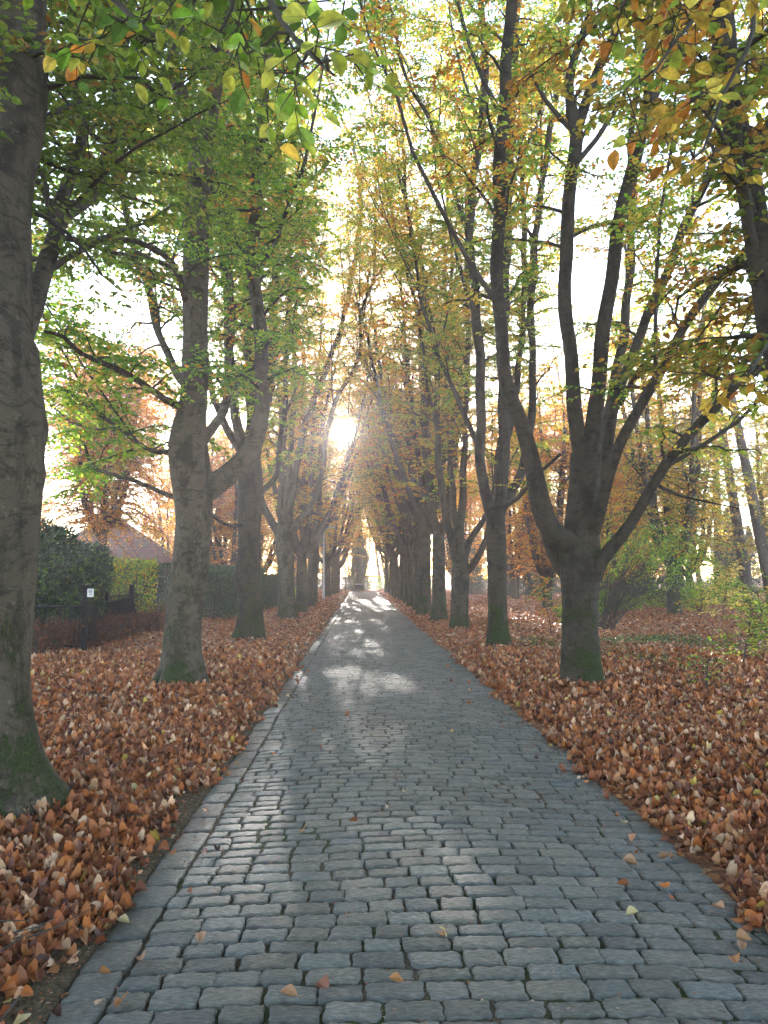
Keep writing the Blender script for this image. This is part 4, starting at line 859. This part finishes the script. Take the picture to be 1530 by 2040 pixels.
hedge('beech_hedge', (-6.3, 14.3), (-5.55, 20.8), .55, .62, 'low straggly hedge with brown withered leaves in front of the gate', dict(maroon=.85, rust=.15), 804, n=6500, leaf=.06, mat='litter', stems=.05, shell=.5, ragged=.1)
def shrub(name, c, rad, label, mixd, seed, n=16000, leaf=.1, mat='evergreen', stems=40, cat='shrub', rag=.25, T=T_HEX, z0=.1, spiky=0):
    g = np.random.default_rng(seed); b = np.array([c[0], c[1], float(gh(c[0], c[1]))-.02]); rad = np.array(rad); t = empty(name, b, label, cat)
    K = 6; az = g.uniform(0, 6.28, stems); q = np.linspace(0, 1, K)[None, :, None]; e = g.uniform(.15, 1, stems)**.6
    tip = np.stack([np.cos(az)*rad[0]*e*.95, np.sin(az)*rad[1]*e*.95, rad[2]*2*np.sqrt(np.maximum(.08, 1-.75*e**2))*g.uniform(.6, 1, stems)], -1)
    S = b + np.array([.15, .15, 0])*g.normal(0, 1, (stems, 1, 3)) + tip[:, None]*np.concatenate([q**1.1, q**1.1, q**.8], -1) + g.normal(0, .03, (stems, K, 3))*q
    V, F = tubes(S, .016*(1-.8*np.linspace(0, 1, K))[None]*np.ones((stems, 1)), 4); m2 = MB(); m2.add(V, F); m2.build('stems', M['twig'], t, origin=b)
    u = norm(g.normal(0, 1, (n, 3))); r = 1-np.abs(g.normal(0, .22, n)); lump = 1 + rag*(sn(u[:, 0]*3+seed, u[:, 2]*3, 1.3)); p = u*rad*(r*lump)[:, None]
    p[:, 2] += rad[2]; p = p[p[:, 2] > z0]; u = u[:len(p)]; p += b
    mb = MB(); scatter_leaf_volume(mb, g, p, mixd, leaf, T, .5, norm(p-b-[0, 0, rad[2]])); mb.build('foliage', M[mat], t, origin=b); return t
shrub('laurel_bush', (-7.75, 16.9), (1.9, 1.2, 1.42), 'tall dark glossy laurel bush beside the black gate post', dict(dark=.82, green=.18), 811, n=24000, leaf=.12, rag=.22)
shrub('laurel_bush', (-9.9, 17.6), (1.8, 1.3, 1.36), 'second dark laurel bush tucked behind the glossy one by the fence', dict(dark=.8, green=.2), 812, n=16000, leaf=.11)
# right of the lane: arching shrub, yellow bush, sapling, small understory
def arching_shrub():
    g = np.random.default_rng(821); q0 = G(1203, 1262); b = np.array([q0[0], q0[1], float(gh(q0[0], q0[1]))-.03]); t = empty('arching_shrub', b, 'wide arching shrub of bare dark stems with green leafy top, beside the ivy patches', 'shrub')
    n = 46; K = 9; q = np.linspace(0, 1, K)[None, :, None]
    ang = g.uniform(-.4, .5, n); L = g.uniform(1.6, 3.4, n); D = np.stack([np.cos(ang), np.sin(ang), np.zeros(n)], -1)
    H = g.uniform(1.0, 2.0, n); dn = g.uniform(.3, 1.0, n)
    S = b + g.normal(0, .22, (n, 1, 3))*[1, 1, 0] + D[:, None]*L[:, None, None]*q**1.05 + np.array([0, 0, 1.])*(H[:, None, None]*np.sin(q*math.pi*.5*(1+dn[:, None, None]*.75)))
    up = g.random(n) < .45; S[up] = b + g.normal(0, .15, (up.sum(), 1, 3))*[1, 1, 0] + np.stack([g.uniform(0, 1.9, up.sum()), g.uniform(-1, 1, up.sum()), g.uniform(2.0, 3.0, up.sum())], -1)[:, None]*np.concatenate([q[..., 0:1]**1.4]*2+[q[..., 0:1]], -1)
    S += g.normal(0, .035, S.shape)*q
    mw = MB(); V, F = tubes(S, (.014*g.uniform(.5, 1.2, n))[:, None]*(1-.75*np.linspace(0, 1, K))[None], 5); mw.add(V, F)
    m = 700; o = g.integers(0, n, m); i = g.integers(2, K-1, m); p0 = S[o, i]; dd = norm(S[o, i]-S[o, i-1]) + g.normal(0, .5, (m, 3)) + [0, 0, .1]; pe = p0+norm(dd)*g.uniform(.2, .7, m)[:, None]; pm = (p0+pe)/2+g.normal(0, .04, (m, 3))
    V, F = tubes(np.stack([p0, pm, pe], 1), np.tile([.006, .004, .002], (m, 1)), 3); mw.add(V, F); mw.build('stems', M['twig'], t, origin=b)
    ml = MB(); cnt = 7500; c = b+np.array([1.75, 0, 2.15]); u = norm(g.normal(0, 1, (cnt, 3)))*g.random((cnt, 1))**.4*[2.3, 1.4, 1.0]; p = c+u; p[:, 2] -= .34*np.maximum(p[:, 0]-c[0], 0)**1.5; k = (sn(p[:, 0]*2.5, p[:, 2]*3+p[:, 1], 1.7) > .0); p = p[k]
    scatter_leaf_volume(ml, g, p, dict(green=.62, yellowgreen=.18, dark=.2), .07, T_HEX, .6); ml.build('foliage', M['leaf'], t, origin=b)
arching_shrub()
def sapling(name, px_, py_, h, w, label, mixd, seed, n=260, leaf=.07, lean=.0):
    g = np.random.default_rng(seed); q = G(px_, py_); b = np.array([q[0], q[1], float(gh(q[0], q[1]))-.03]); t = empty(name, b, label, 'sapling')
    stem = (np.array([b, b+[lean*.3, 0, h*.35], b+[lean*.7, .05, h*.7], b+[lean, .05, h]]), np.array([.016, .013, .009, .004]))
    sp, sr = catmull(*stem, step=.1); mw, ml = MB(), MB(); V, F = tubes(sp[None], sr[None], 6); mw.add(V, F, smooth=True)
    grow([(sp, sr)], g, mixd, mw, ml, spacing=h/ max(8, n/9), s0=.18, length=w, leaf=leaf, twig_gap=.10, leaf_gap=.04, zmin=.05, steep=.3, subs=False, twl=.6, gapcut=False, minsec=.25, droop=.25)
    mw.build('stem', M['twig'], t, origin=b); ml.build('foliage', M['leaf'], t, origin=b)
sapling('beech_sapling', 1478, 1335, 1.15, 1.0, 'young green beech sapling among the leaves at the right edge', dict(green=.55, yellowgreen=.4, gold=.05), 831, 300, .07, .3)
sapling('beech_sapling', 1540, 1330, 1.35, 1.1, 'green-yellow sapling cut by the right photo edge', dict(green=.5, yellowgreen=.45, gold=.05), 832, 300, .07, -.2)
sapling('maple_sapling', 1440, 1232, 1.9, 1.5, 'pale yellow sapling catching light in front of the leaning larch', dict(pale=.5, yellowgreen=.3, gold=.2), 833, 380, .10, .4)
sapling('maple_sapling', 1395, 1240, 1.3, 1.2, 'low yellow-green sapling under the arching shrub tips', dict(yellowgreen=.6, gold=.2, pale=.2), 834, 300, .09, .2)
sapling('beech_sapling', 1100, 1270, 1.7, 1.0, 'thin sapling with sparse copper leaves left of the nearest whole right beech', dict(orange=.4, yellowgreen=.4, rust=.2), 835, 200, .08, -.3)
sapling('beech_sapling', 1405, 1390, .5, .45, 'tiny green seedling poking out of the litter below the right sapling', dict(green=.6, yellowgreen=.4), 836, 90, .06, .1)
for k, (x, y, r, lab) in enumerate([(11.5, 33, .8, 'low bramble mound left of the yellow sapling'), (15.5, 36, .9, 'bramble mound at the foot of the leaning larch'), (8.2, 27, .5, 'small bramble clump behind the arching shrub'), (19, 40, 1.0, 'dark bramble mound in the haze at the right edge'), (-4.7, 51, .7, 'small dark bush at the far end of the clipped hedge')]):
    shrub('bramble_bush', (x, y), (r*1.8, r*1.2, r*.6), lab, dict(green=.5, dark=.3, yellowgreen=.2), 840+k, n=5000, leaf=.08, mat='leaf', stems=25)
# ivy and seedlings on the ground
g = np.random.default_rng(850); ml = MB(); P_ = []
for (x, y, r, n) in ((1250, 1290, 1.3, 900), (1330, 1285, 1.1, 700), (1300, 1330, .8, 260), (1100, 1300, .9, 300), (1200, 1310, .7, 200), (1060, 1290, .6, 160), (1380, 1350, .7, 120), (1420, 1290, 1., 200)):
    c = G(x, y); p = c[:2] + g.normal(0, 1, (n, 2))*r*[.55, .5]; P_.append(p)
P_ = np.concatenate(P_); z = gh(P_[:, 0], P_[:, 1]) + g.uniform(.02, .16, len(P_)); scatter_leaf_volume(ml, g, np.stack([P_[:, 0], P_[:, 1], z], -1), dict(green=.45, dark=.5, yellowgreen=.05), .055, T_HEX, 1.6)
tag(ml.build('ground_ivy', M['evergreen']), 'patches of low green ivy growing through the leaf litter right of the lane', 'ground cover', kind='stuff')
# bushes lining the far right feet
for k, (x, y, r, lab) in enumerate([(3.2, 66, .55, 'small light green bush between far right trunks'), (3.3, 74, .9, 'dark ivy-like bush at the far end of the right row')]):
    shrub('roadside_bush', (x, y), (r, r*1.2, r), lab, dict(green=.7, yellowgreen=.3), 860+k, n=4000, leaf=.1, mat='leaf', stems=16)

# ivy-clad tree, hedge, gate and dark box at the end of the lane
def ivy_tree():
    g = np.random.default_rng(871); b = np.array([*P(716, 1172, 86)[:2], 0.0]); t = empty('ivy_tree', b, 'tree wrapped in dark ivy standing at the end of the lane', 'tree')
    pts = b+np.array([[0, 0, 0], [0, 0, 3], [.1, 0, 6], [0, 0, 9], [.4, 0, 13]]); V, F = limb_mesh(pts, np.array([.4, .34, .28, .2, .1]), 12, 5, .3, .04); mesh('trunk', V, F, M['bark_far'], t, smooth=True, origin=b)
    n = 16000; z = g.random(n)**1.0*6.2; az = g.uniform(0, 6.28, n); w = (.92+.25*np.sin(z*2.1+az)+.2*np.sin(az*3+z))*np.where(z > 4.2, 1-.35*(z-4.2)/2, 1); r = w*g.uniform(.45, 1.05, n)
    mb = MB(); p = b+np.stack([np.cos(az)*r, np.sin(az)*r, z], -1); scatter_leaf_volume(mb, g, p, dict(dark=.7, green=.3), .14, T_DIAMOND, .3, np.stack([np.cos(az), np.sin(az), np.zeros(n)], -1)); mb.build('ivy', M['evergreen'], t, origin=b)
ivy_tree()
hedge('clipped_hedge', (.8, 92), (9, 89), 1.2, 1.7, 'pale green hedge closing the view right of the ivy-clad tree', dict(green=.6, yellowgreen=.4), 872, n=16000, leaf=.1, mat='leaf')
hedge('clipped_hedge', (-2.2, 93), (-.2, 92), 1.0, 1.6, 'short dark hedge left of the ivy-clad tree', dict(dark=.8, green=.2), 873, n=7000, leaf=.1)
def tube_piece(mb, a, b, r, sides=8):
    V, F = tubes(np.array([[a, b]], float), np.array([[r, r]]), sides); n = len(V)//2
    mb.add(V, [F, np.array([list(range(sides))[::-1]]), np.array([[sides+i for i in range(sides)]])], smooth=False)
gt = empty('field_gate', (-3.0, 88, 0), 'thin rail gate at the far left end of the lane', 'gate')
mb = MB()
for z in (.75, 1.15, 1.55): mb.box((0, 0, z), (2.6, .05, .07))
mb.build('rails', M['black'], gt)
for dx in (-1.25, .1, 1.25):
    mb = MB(); mb.box((dx, 0, .8), (.09, .09, 1.7)); mb.build('post', M['black'], gt)
bx = empty('parked_trailer', (-.15, 84.2, 0), 'small dark box trailer with pale lid under the ivy-clad tree', 'trailer')
mb = MB(); mb.box((0, 0, .52), (.95, .9, .50)); mb.box((0, 0, .30), (.85, .8, .12)); mb.build('body', M['black'], bx)
mb = MB(); mb.box((0, 0, .79), (.98, .95, .04)); mb.box((0, 0, .825), (.8, .75, .03)); mb.build('lid', M['zinc'], bx)
for s in (-1, 1):
    mb = MB(); tube_piece(mb, (s*.46, .1, .2), (s*.53, .1, .2), .2, 16); mb.build('wheel', M['black'], bx)

# ------------------------------------------------------------------ lamp posts
def lamp(x, y, h, label):
    t = empty('lamp_post', (x, y, float(gh(x, y))), label, 'street lamp', 'lamp posts in the left row')
    mb = MB(); pts = np.array([[0, 0, 0], [0, 0, .9], [0, 0, .95], [0, 0, h]]); V, F = tubes(pts[None], np.array([[.085, .08, .06, .045]]), 14); mb.add(V, F, smooth=True)
    mb.add(*tubes(np.array([[[0, 0, -.02], [0, 0, .06]]]), np.array([[.14, .12]]), 14)); mb.build('pole', M['zinc'], t)
    mb = MB(); tube_piece(mb, (0, 0, h-.03), (.42, -.05, h+.02), .024); mb.build('arm', M['zinc'], t)
    mb = MB(); mb.box((.55, -.06, h+.02), (.5, .17, .06)); mb.box((.56, -.06, h-.02), (.36, .13, .03)); mb.build('lamp_head', M['zinc'], t)
lamp(-2.55, 51.0, 5.0, 'slim grey lamp post standing before the far left trunks')
lamp(-2.45, 72.5, 5.0, 'second grey lamp post, smaller, deeper along the left row')

# ------------------------------------------------------------------ fence, gate and sign
fz = 0.03
def post(name, x, y, h, w=.075, parent=None):
    mb = MB(); mb.box((x, y, h/2), (w, w, h)); mb.box((x, y, h+.012), (w+.015, w+.015, .02)); return mb.build(name, M['black'], parent)
p1 = np.array([-5.66, 15.3]); p2 = np.array([-6.25, 18.3]); p3 = np.array([-6.85, 22.2]); p0 = np.array([-9.3, 15.3])
fn = empty('metal_fence', (0, 0, 0), 'low black metal fence in front of the laurel, ending at the sign post', 'fence')
post('post', p1[0], p1[1], 1.42, .10, fn); post('post', p0[0], p0[1], 1.2, .08, fn)
def rails(name, a, b, zs, r, parent):
    for z in zs:
        mb = MB(); tube_piece(mb, (a[0], a[1], z), (b[0], b[1], z), r); mb.build(name, M['black'], parent)
rails('rail', p0+[.04, 0], p1-[.05, 0], (1.0,), .022, fn); rails('rail', p0+[.04, 0], p1-[.05, 0], (.2,), .018, fn)
def bars(name, a, b, z0, z1, n, parent):
    mb = MB()
    for i in range(n):
        q = a+(b-a)*(i+1)/(n+1); tube_piece(mb, (q[0], q[1], z0), (q[0], q[1], z1), .009, 5)
    mb.build(name, M['black'], parent)
bars('bars', p0, p1, .2, 1.0, 34, fn)
ga = empty('metal_gate', (0, 0, 0), 'open black metal gate receding from the sign post towards the hornbeam hedge', 'gate')
post('post', p2[0], p2[1], 1.30, .09, ga); post('post', p3[0], p3[1], 1.36, .12, ga)
rails('rail', p1+[-.05, .1], p3+[0, -.1], (1.0, .25), .02, ga); bars('bars', p1, p3, .25, 1.0, 60, ga)
gb = empty('metal_gate', (0, 0, 0), 'second black gate leaf behind the first, its rail crossing above', 'gate')
q1, q2 = np.array([-6.9, 19.0]), np.array([-6.95, 22.1]); q1 = P(203, 1187, 19.0)[:2]; q2 = P(284, 1190, 21.9)[:2]
rails('rail', q1, q2, (1.10, .3), .02, gb); post('post', q1[0], q1[1], 1.22, .07, gb); bars('bars', q1, q2, .3, 1.1, 30, gb)
# sign (the photograph shows a small dark symbol above a short line, too small to read)
sg = empty('warning_sign', (p1[0]+.115, p1[1]-.058, 1.28), 'small white rectangular sign with dark marks fixed beside the black post', 'sign')
M['white'] = plain('sign_white', (.72, .68, .66), .5, 0, .4, .05); M['ink'] = plain('sign_ink', (.05, .045, .05), .6)
mb = MB(); mb.box((0, 0, 0), (.13, .006, .17)); mb.build('plate', M['white'], sg)
mb = MB()
for dx, dz, w_, h_ in ((-.028, .035, .010, .055), (-.012, .035, .008, .055), (.008, .035, .010, .055), (.026, .035, .008, .055), (0, .002, .060, .006), (.008, -.035, .055, .012)):
    mb.box((dx, -.0045, dz), (w_, .002, h_))
mb.build('marks', M['ink'], sg)

# ------------------------------------------------------------------ farmhouse with steep tiled roof
def house():
    b = np.array([-17.6, 52.0, 0]); t = empty('farmhouse', b, 'farmhouse with steep reddish tiled hipped roof behind the hornbeam hedge', 'house'); t.rotation_euler = (0, 0, R(18.7))
    m, n, o = newmat('roof_tile'); k = NT(n); tc = k.N('ShaderNodeTexCoord').outputs['Object']
    br = k.N('ShaderNodeTexBrick'); br.inputs['Scale'].default_value = 3.4; br.inputs['Color1'].default_value = (.26, .12, .09, 1); br.inputs['Color2'].default_value = (.17, .085, .07, 1); br.inputs['Mortar'].default_value = (.05, .03, .03, 1)
    br.inputs['Mortar Size'].default_value = .03; br.inputs['Brick Width'].default_value = .8; br.inputs['Row Height'].default_value = .7
    sx = k.N('ShaderNodeSeparateXYZ'); k.L(tc, sx.inputs[0]); cb = k.N('ShaderNodeCombineXYZ'); k.L(sx.outputs[0], cb.inputs[0]); k.L(sx.outputs[2], cb.inputs[1]); k.L(cb.outputs[0], br.inputs['Vector'])
    c = k.mix(k.ramp(k.noise(tc, 1.3, 4), [(.4, 0.), (.65, .6)]), br.outputs['Color'], (.14, .13, .10)); k.L(k.bsdf(c, .95, k.bump(br.outputs['Fac'], .6, .04), .08), o.inputs[0])
    m2, n2, o2 = newmat('brick_wall'); k = NT(n2); tc = k.N('ShaderNodeTexCoord').outputs['Object']; br = k.N('ShaderNodeTexBrick'); br.inputs['Scale'].default_value = 5
    br.inputs['Color1'].default_value = (.25, .11, .07, 1); br.inputs['Color2'].default_value = (.18, .08, .055, 1); br.inputs['Mortar'].default_value = (.3, .28, .25, 1); k.L(k.mapping(tc, (1, 1, 1)), br.inputs['Vector']); k.L(k.bsdf(br.outputs['Color'], .85), o2.inputs[0])
    hw, hd, ew, ez, rz = 4.9, 6.5, .5, 2.0, 5.9
    mb = MB(); mb.box((0, 0, ez/2), (2*hw, 2*hd, ez+.1)); mb.build('wall', m2, t)
    V = np.array([[-hw-ew, -hd-ew, ez-.2], [hw+ew, -hd-ew, ez-.2], [hw+ew, hd+ew, ez-.2], [-hw-ew, hd+ew, ez-.2], [0, -hd+2.6, rz], [0, hd-2.6, rz]])
    # subdivided hips so that the tile rows catch light
    mb = MB(); mb.add(V, [np.array([[0, 1, 4], [2, 3, 5]]), np.array([[1, 2, 5, 4], [3, 0, 4, 5]])])
    V2 = V[:4]-[0, 0, .12]; mb.add(np.concatenate([V[:4], V2]), np.array([[0, 4, 5, 1], [1, 5, 6, 2], [2, 6, 7, 3], [3, 7, 4, 0], [4, 7, 6, 5]])); rf = mb.build('roof', m, t)
    mb = MB(); mb.box((.3, 2.2, rz+.1), (.7, .7, 1.1)); mb.box((.3, 2.2, rz+.68), (.8, .8, .08)); mb.build('chimney', m2, rf)
    for x in (-2.6, 0.2, 2.8):
        mb = MB(); mb.box((x, -hd-.02, 1.15), (1.0, .06, 1.1)); w = mb.build('window', M['white'], t)
        gl, nn, oo = newmat('window_glass'); kk = NT(nn); kk.L(kk.bsdf((.02, .025, .03), .08, None, .6), oo.inputs[0])
        mb = MB(); mb.box((x-.23, -hd-.06, 1.15), (.38, .02, .95)); mb.box((x+.23, -hd-.06, 1.15), (.38, .02, .95)); mb.build('pane', gl, w)
house()

# ------------------------------------------------------------------ fallen leaves
LT = [fine_template(.6, .2, 7, .85, .05), fine_template(-.2, -.5, 7, .7, .05), fine_template(.5, .2, 7, .35), fine_template(-.45, -.3, 7, -.15), fine_template(.7, .6, 7, .55), fine_template(.2, -.3, 7, .5), fine_template(-.8, .3, 7, .3), fine_template(.1, .1, 7, .12)]
LT_LO = [(np.array([[0, 0, 0], [.5, .4, .22], [.05, 1, .12], [-.45, .5, -.02]]), np.array([[0, 1, 2, 3]])), (np.array([[0, 0, .1], [.45, .5, -.05], [0, 1, .25], [-.5, .4, .18]]), np.array([[0, 1, 2, 3]]))]
def trunk_keepout(p):
    return np.ones(len(p), bool)
def litter():
    g = np.random.default_rng(900); mb = MB()
    def fill(y0, y1, dens, margin, T, lsz, zr):
        n = 0; w = .60*y1+margin; A = (y1-y0)*2*w; n = int(A*dens); x = g.uniform(-w, w, n); y = g.uniform(y0, y1, n)
        k = np.abs(x-.03*y) < .60*y+margin; x, y = x[k], y[k]
        el = XL-.02 - .09*np.clip((9-y)/6, 0, 1) + .05*np.sin(y*2.1)+.05*np.sin(y*5.3+1); er = XR+.03+.06*np.sin(y*1.7)+.05*np.sin(y*4.9)
        dl = el - x; dr_ = x - er; dd = np.maximum(dl, dr_)
        pk = np.clip(dd/.25+.25, 0, 1); pk = np.where(dd < -.12, .005*np.exp((dd+.12)/.35), pk)
        # sparser by the gate track
        k = g.random(len(x)) < pk; x, y, dd = x[k], y[k], dd[k]
        thin_ = np.clip(.55+.6*sn(x, y, .55, 4), .25, 1); k = (g.random(len(x)) < np.where(np.abs(x) > 7, thin_, 1)); x, y, dd = x[k], y[k], dd[k]
        n = len(x); z = gh(x, y) + .012 + g.random(n)**1.5*zr*np.clip(dd/.4+.3, .2, 1)
        z = np.maximum(z, np.where((x > XL-.02) & (x < XR+.15), crown_z(np.clip(x, XL, XR))+.02, -1))
        a = g.uniform(0, 6.28, n); tilt = g.normal(0, .28, n); D = np.stack([np.cos(a)*np.cos(tilt), np.sin(a)*np.cos(tilt), np.sin(tilt)], -1); N_ = norm(np.array([0, 0, 1.])+g.normal(0, .45, (n, 3))*np.where(g.random((n, 1)) < .4, 1.6, .7))
        s = lsz*g.uniform(.5, 1.25, n); c = g.uniform(.82, 1.45, (n, 1))*colours(dict(fallen=.925, maroon=.06, pale=.008, gold=.007), n, g)
        pick = g.integers(0, len(T), n)
        for i, tt in enumerate(T):
            q = pick == i; place(tt, np.stack([x, y, z], -1)[q], D[q], N_[q], s[q], s[q]*g.uniform(.38, .70, q.sum()), c[q], mb, 0, True)
    fill(.8, 4.5, 3100, 1.2, LT, .058, .045); fill(4.5, 8.5, 2100, 1.2, LT, .059, .045); fill(8.5, 15, 900, 1.5, LT[:4], .068, .055); fill(15, 28, 260, 2, LT_LO, .10, .06); fill(28, 50, 85, 3, LT_LO, .13, .06); fill(50, 90, 25, 3, LT_LO, .17, .06)
    tag(mb.build('fallen_leaves', M['litter']), 'thick carpet of fallen russet beech leaves on both verges', 'leaves', kind='stuff')
litter()
# leaf heaps against the foot of trunks come from the litter; single leaves lie on the cobbles
single = [(397, 1888, 'tan', 'curled tan leaf on the setts near the left kerb, upper of a pair'), (276, 1912, 'tan', 'folded tan leaf on the setts just left of the curled one'), (198, 1937, 'orange', 'orange leaf on the left kerb stones near the bottom'),
 (243, 1996, 'orange', 'flat orange leaf low at the left, nearest the kerb'), (258, 1837, 'pale', 'round pale leaf on the left kerb stones'), (630, 1977, 'rust', 'red-brown leaf at the bottom centre-left of the lane'), (593, 2003, 'tan', 'small tan leaf just below the red-brown one'),
 (804, 1976, 'orange', 'orange leaf at the bottom centre of the lane'), (880, 1877, 'orange', 'small orange leaf alone right of the lane middle'), (712, 1646, 'rust', 'rust leaf lying mid-lane in the middle distance'), (600, 1669, 'orange', 'orange leaf left of the mid-lane rust leaf'),
 (790, 1561, 'rust', 'small rust leaf farther up the lane middle'), (808, 1588, 'pale', 'tiny yellow leaf beside the farther rust leaf'), (1248, 1832, 'pale', 'cream leaf on the setts at the right'), (1466, 1871, 'tan', 'pinkish tan leaf near the right verge'), (1477, 1897, 'tan', 'curled tan leaf below the pinkish one by the right verge'),
 (1456, 1912, 'orange', 'flat orange leaf lowest by the right verge'), (1270, 1727, 'tan', 'upright tan leaf on the setts right of the middle'), (1252, 1770, 'rust', 'dark rust leaf on the setts below the upright tan one'), (1130, 1538, 'rust', 'small rust leaf farther off near the right verge'),
 (1238, 1637, 'pale', 'pale leaf close to the right verge, halfway up'), (1310, 1710, 'tan', 'small tan leaf by the right verge stones'), (1420, 1805, 'tan', 'tan leaf half off the right verge'), (447, 1545, 'orange', 'orange leaf on the left kerb in the middle distance')]
CL = dict(tan=(.42, .22, .12), orange=(.40, .17, .06), pale=(.55, .42, .22), rust=(.27, .09, .04))
g = np.random.default_rng(910)
for k, (x, y, c, lab) in enumerate(single):
    q = G(x, y); z = float(crown_z(q[0])) + .022; a = g.uniform(0, 6.28); mb = MB()
    T = fine_template(g.uniform(.25, .7), g.normal(0, .25), 8, g.uniform(.1, .3)); L = g.uniform(.062, .085)
    place(T, np.zeros((1, 3)), np.array([[math.cos(a), math.sin(a), .05]]), np.array([[g.normal(0, .15), g.normal(0, .15), 1.]]), np.array([L]), np.array([L*.62]), np.array([CL[c]])*g.uniform(.85, 1.15), mb, 0, True)
    e = np.array([[-math.cos(a)*.02, -math.sin(a)*.02, .006], [0, 0, .001]]); V, F = tubes(e[None], np.array([[.0012, .0008]]), 4); mb.add(V, F, CL[c])
    o = mb.build('fallen_leaf', M['litter']); o.location = (q[0], q[1], z); tag(o, lab, 'leaf', 'single fallen leaves on the cobbles')
# needles, seed husks and crumbs in the joints
g = np.random.default_rng(920); n = 12000; y = g.uniform(1.2, 12, n); x = np.where(g.random(n) < .55, XL + g.normal(-.02, .12, n), g.uniform(XL, XR+.1, n)); z = np.where((x > XL) & (x < XR+.1), crown_z(x)+.002, gh(x, y)+.012)
mb = MB(); a = g.uniform(0, 6.28, n); s = g.uniform(.006, .02, n); place(T_DIAMOND, np.stack([x, y, z], -1), np.stack([np.cos(a), np.sin(a), g.normal(0, .2, n)], -1), norm(np.array([0, 0, 1.])+g.normal(0, .4, (n, 3))), s, s*.4, colours(dict(fallen=1), n, g), mb)
tag(mb.build('leaf_crumbs', M['litter']), 'crumbs of leaf and beech husk caught along the kerb and joints', 'crumbs', kind='stuff')

g = np.random.default_rng(930); n = 420; y = 1.5 + 14*g.random(n)**1.3; x = g.uniform(-1, 1, n)*(.6*y+1); k = (x < XL-.1) | (x > XR+.1); x, y = x[k], y[k]; n = len(x)
a = g.uniform(0, 6.28, n); L = g.uniform(.08, .38, n); p0 = np.stack([x, y, gh(x, y)+.04+g.random(n)*.03], -1); dv = np.stack([np.cos(a), np.sin(a), g.normal(0, .08, n)], -1)*L[:, None]
V, F = tubes(np.stack([p0, p0+dv*.5+g.normal(0, .012, (n, 3)), p0+dv], 1), np.tile([.0045, .0035, .002], (n, 1)), 5); mb = MB(); mb.add(V, F)
tag(mb.build('fallen_twigs', M['twig']), 'thin broken twigs strewn over the leaf carpet', 'twigs', kind='stuff')
# ------------------------------------------------------------------ the hazy autumn air
if HAZE > 0:
    mb = MB(); mb.box((0, 50, 14.0), (150, 150, 30.4)); m, n, o = newmat('haze_air'); v = n.nodes.new('ShaderNodeVolumePrincipled'); v.inputs['Density'].default_value = HAZE; v.inputs['Color'].default_value = (.98, .92, .97, 1); v.inputs['Anisotropy'].default_value = .6
    n.links.new(v.outputs[0], o.inputs['Volume']); tag(mb.build('haze', m), 'thin morning haze hanging in the avenue and the wood', 'haze', kind='stuff')

print('LEAVES', NLEAF)
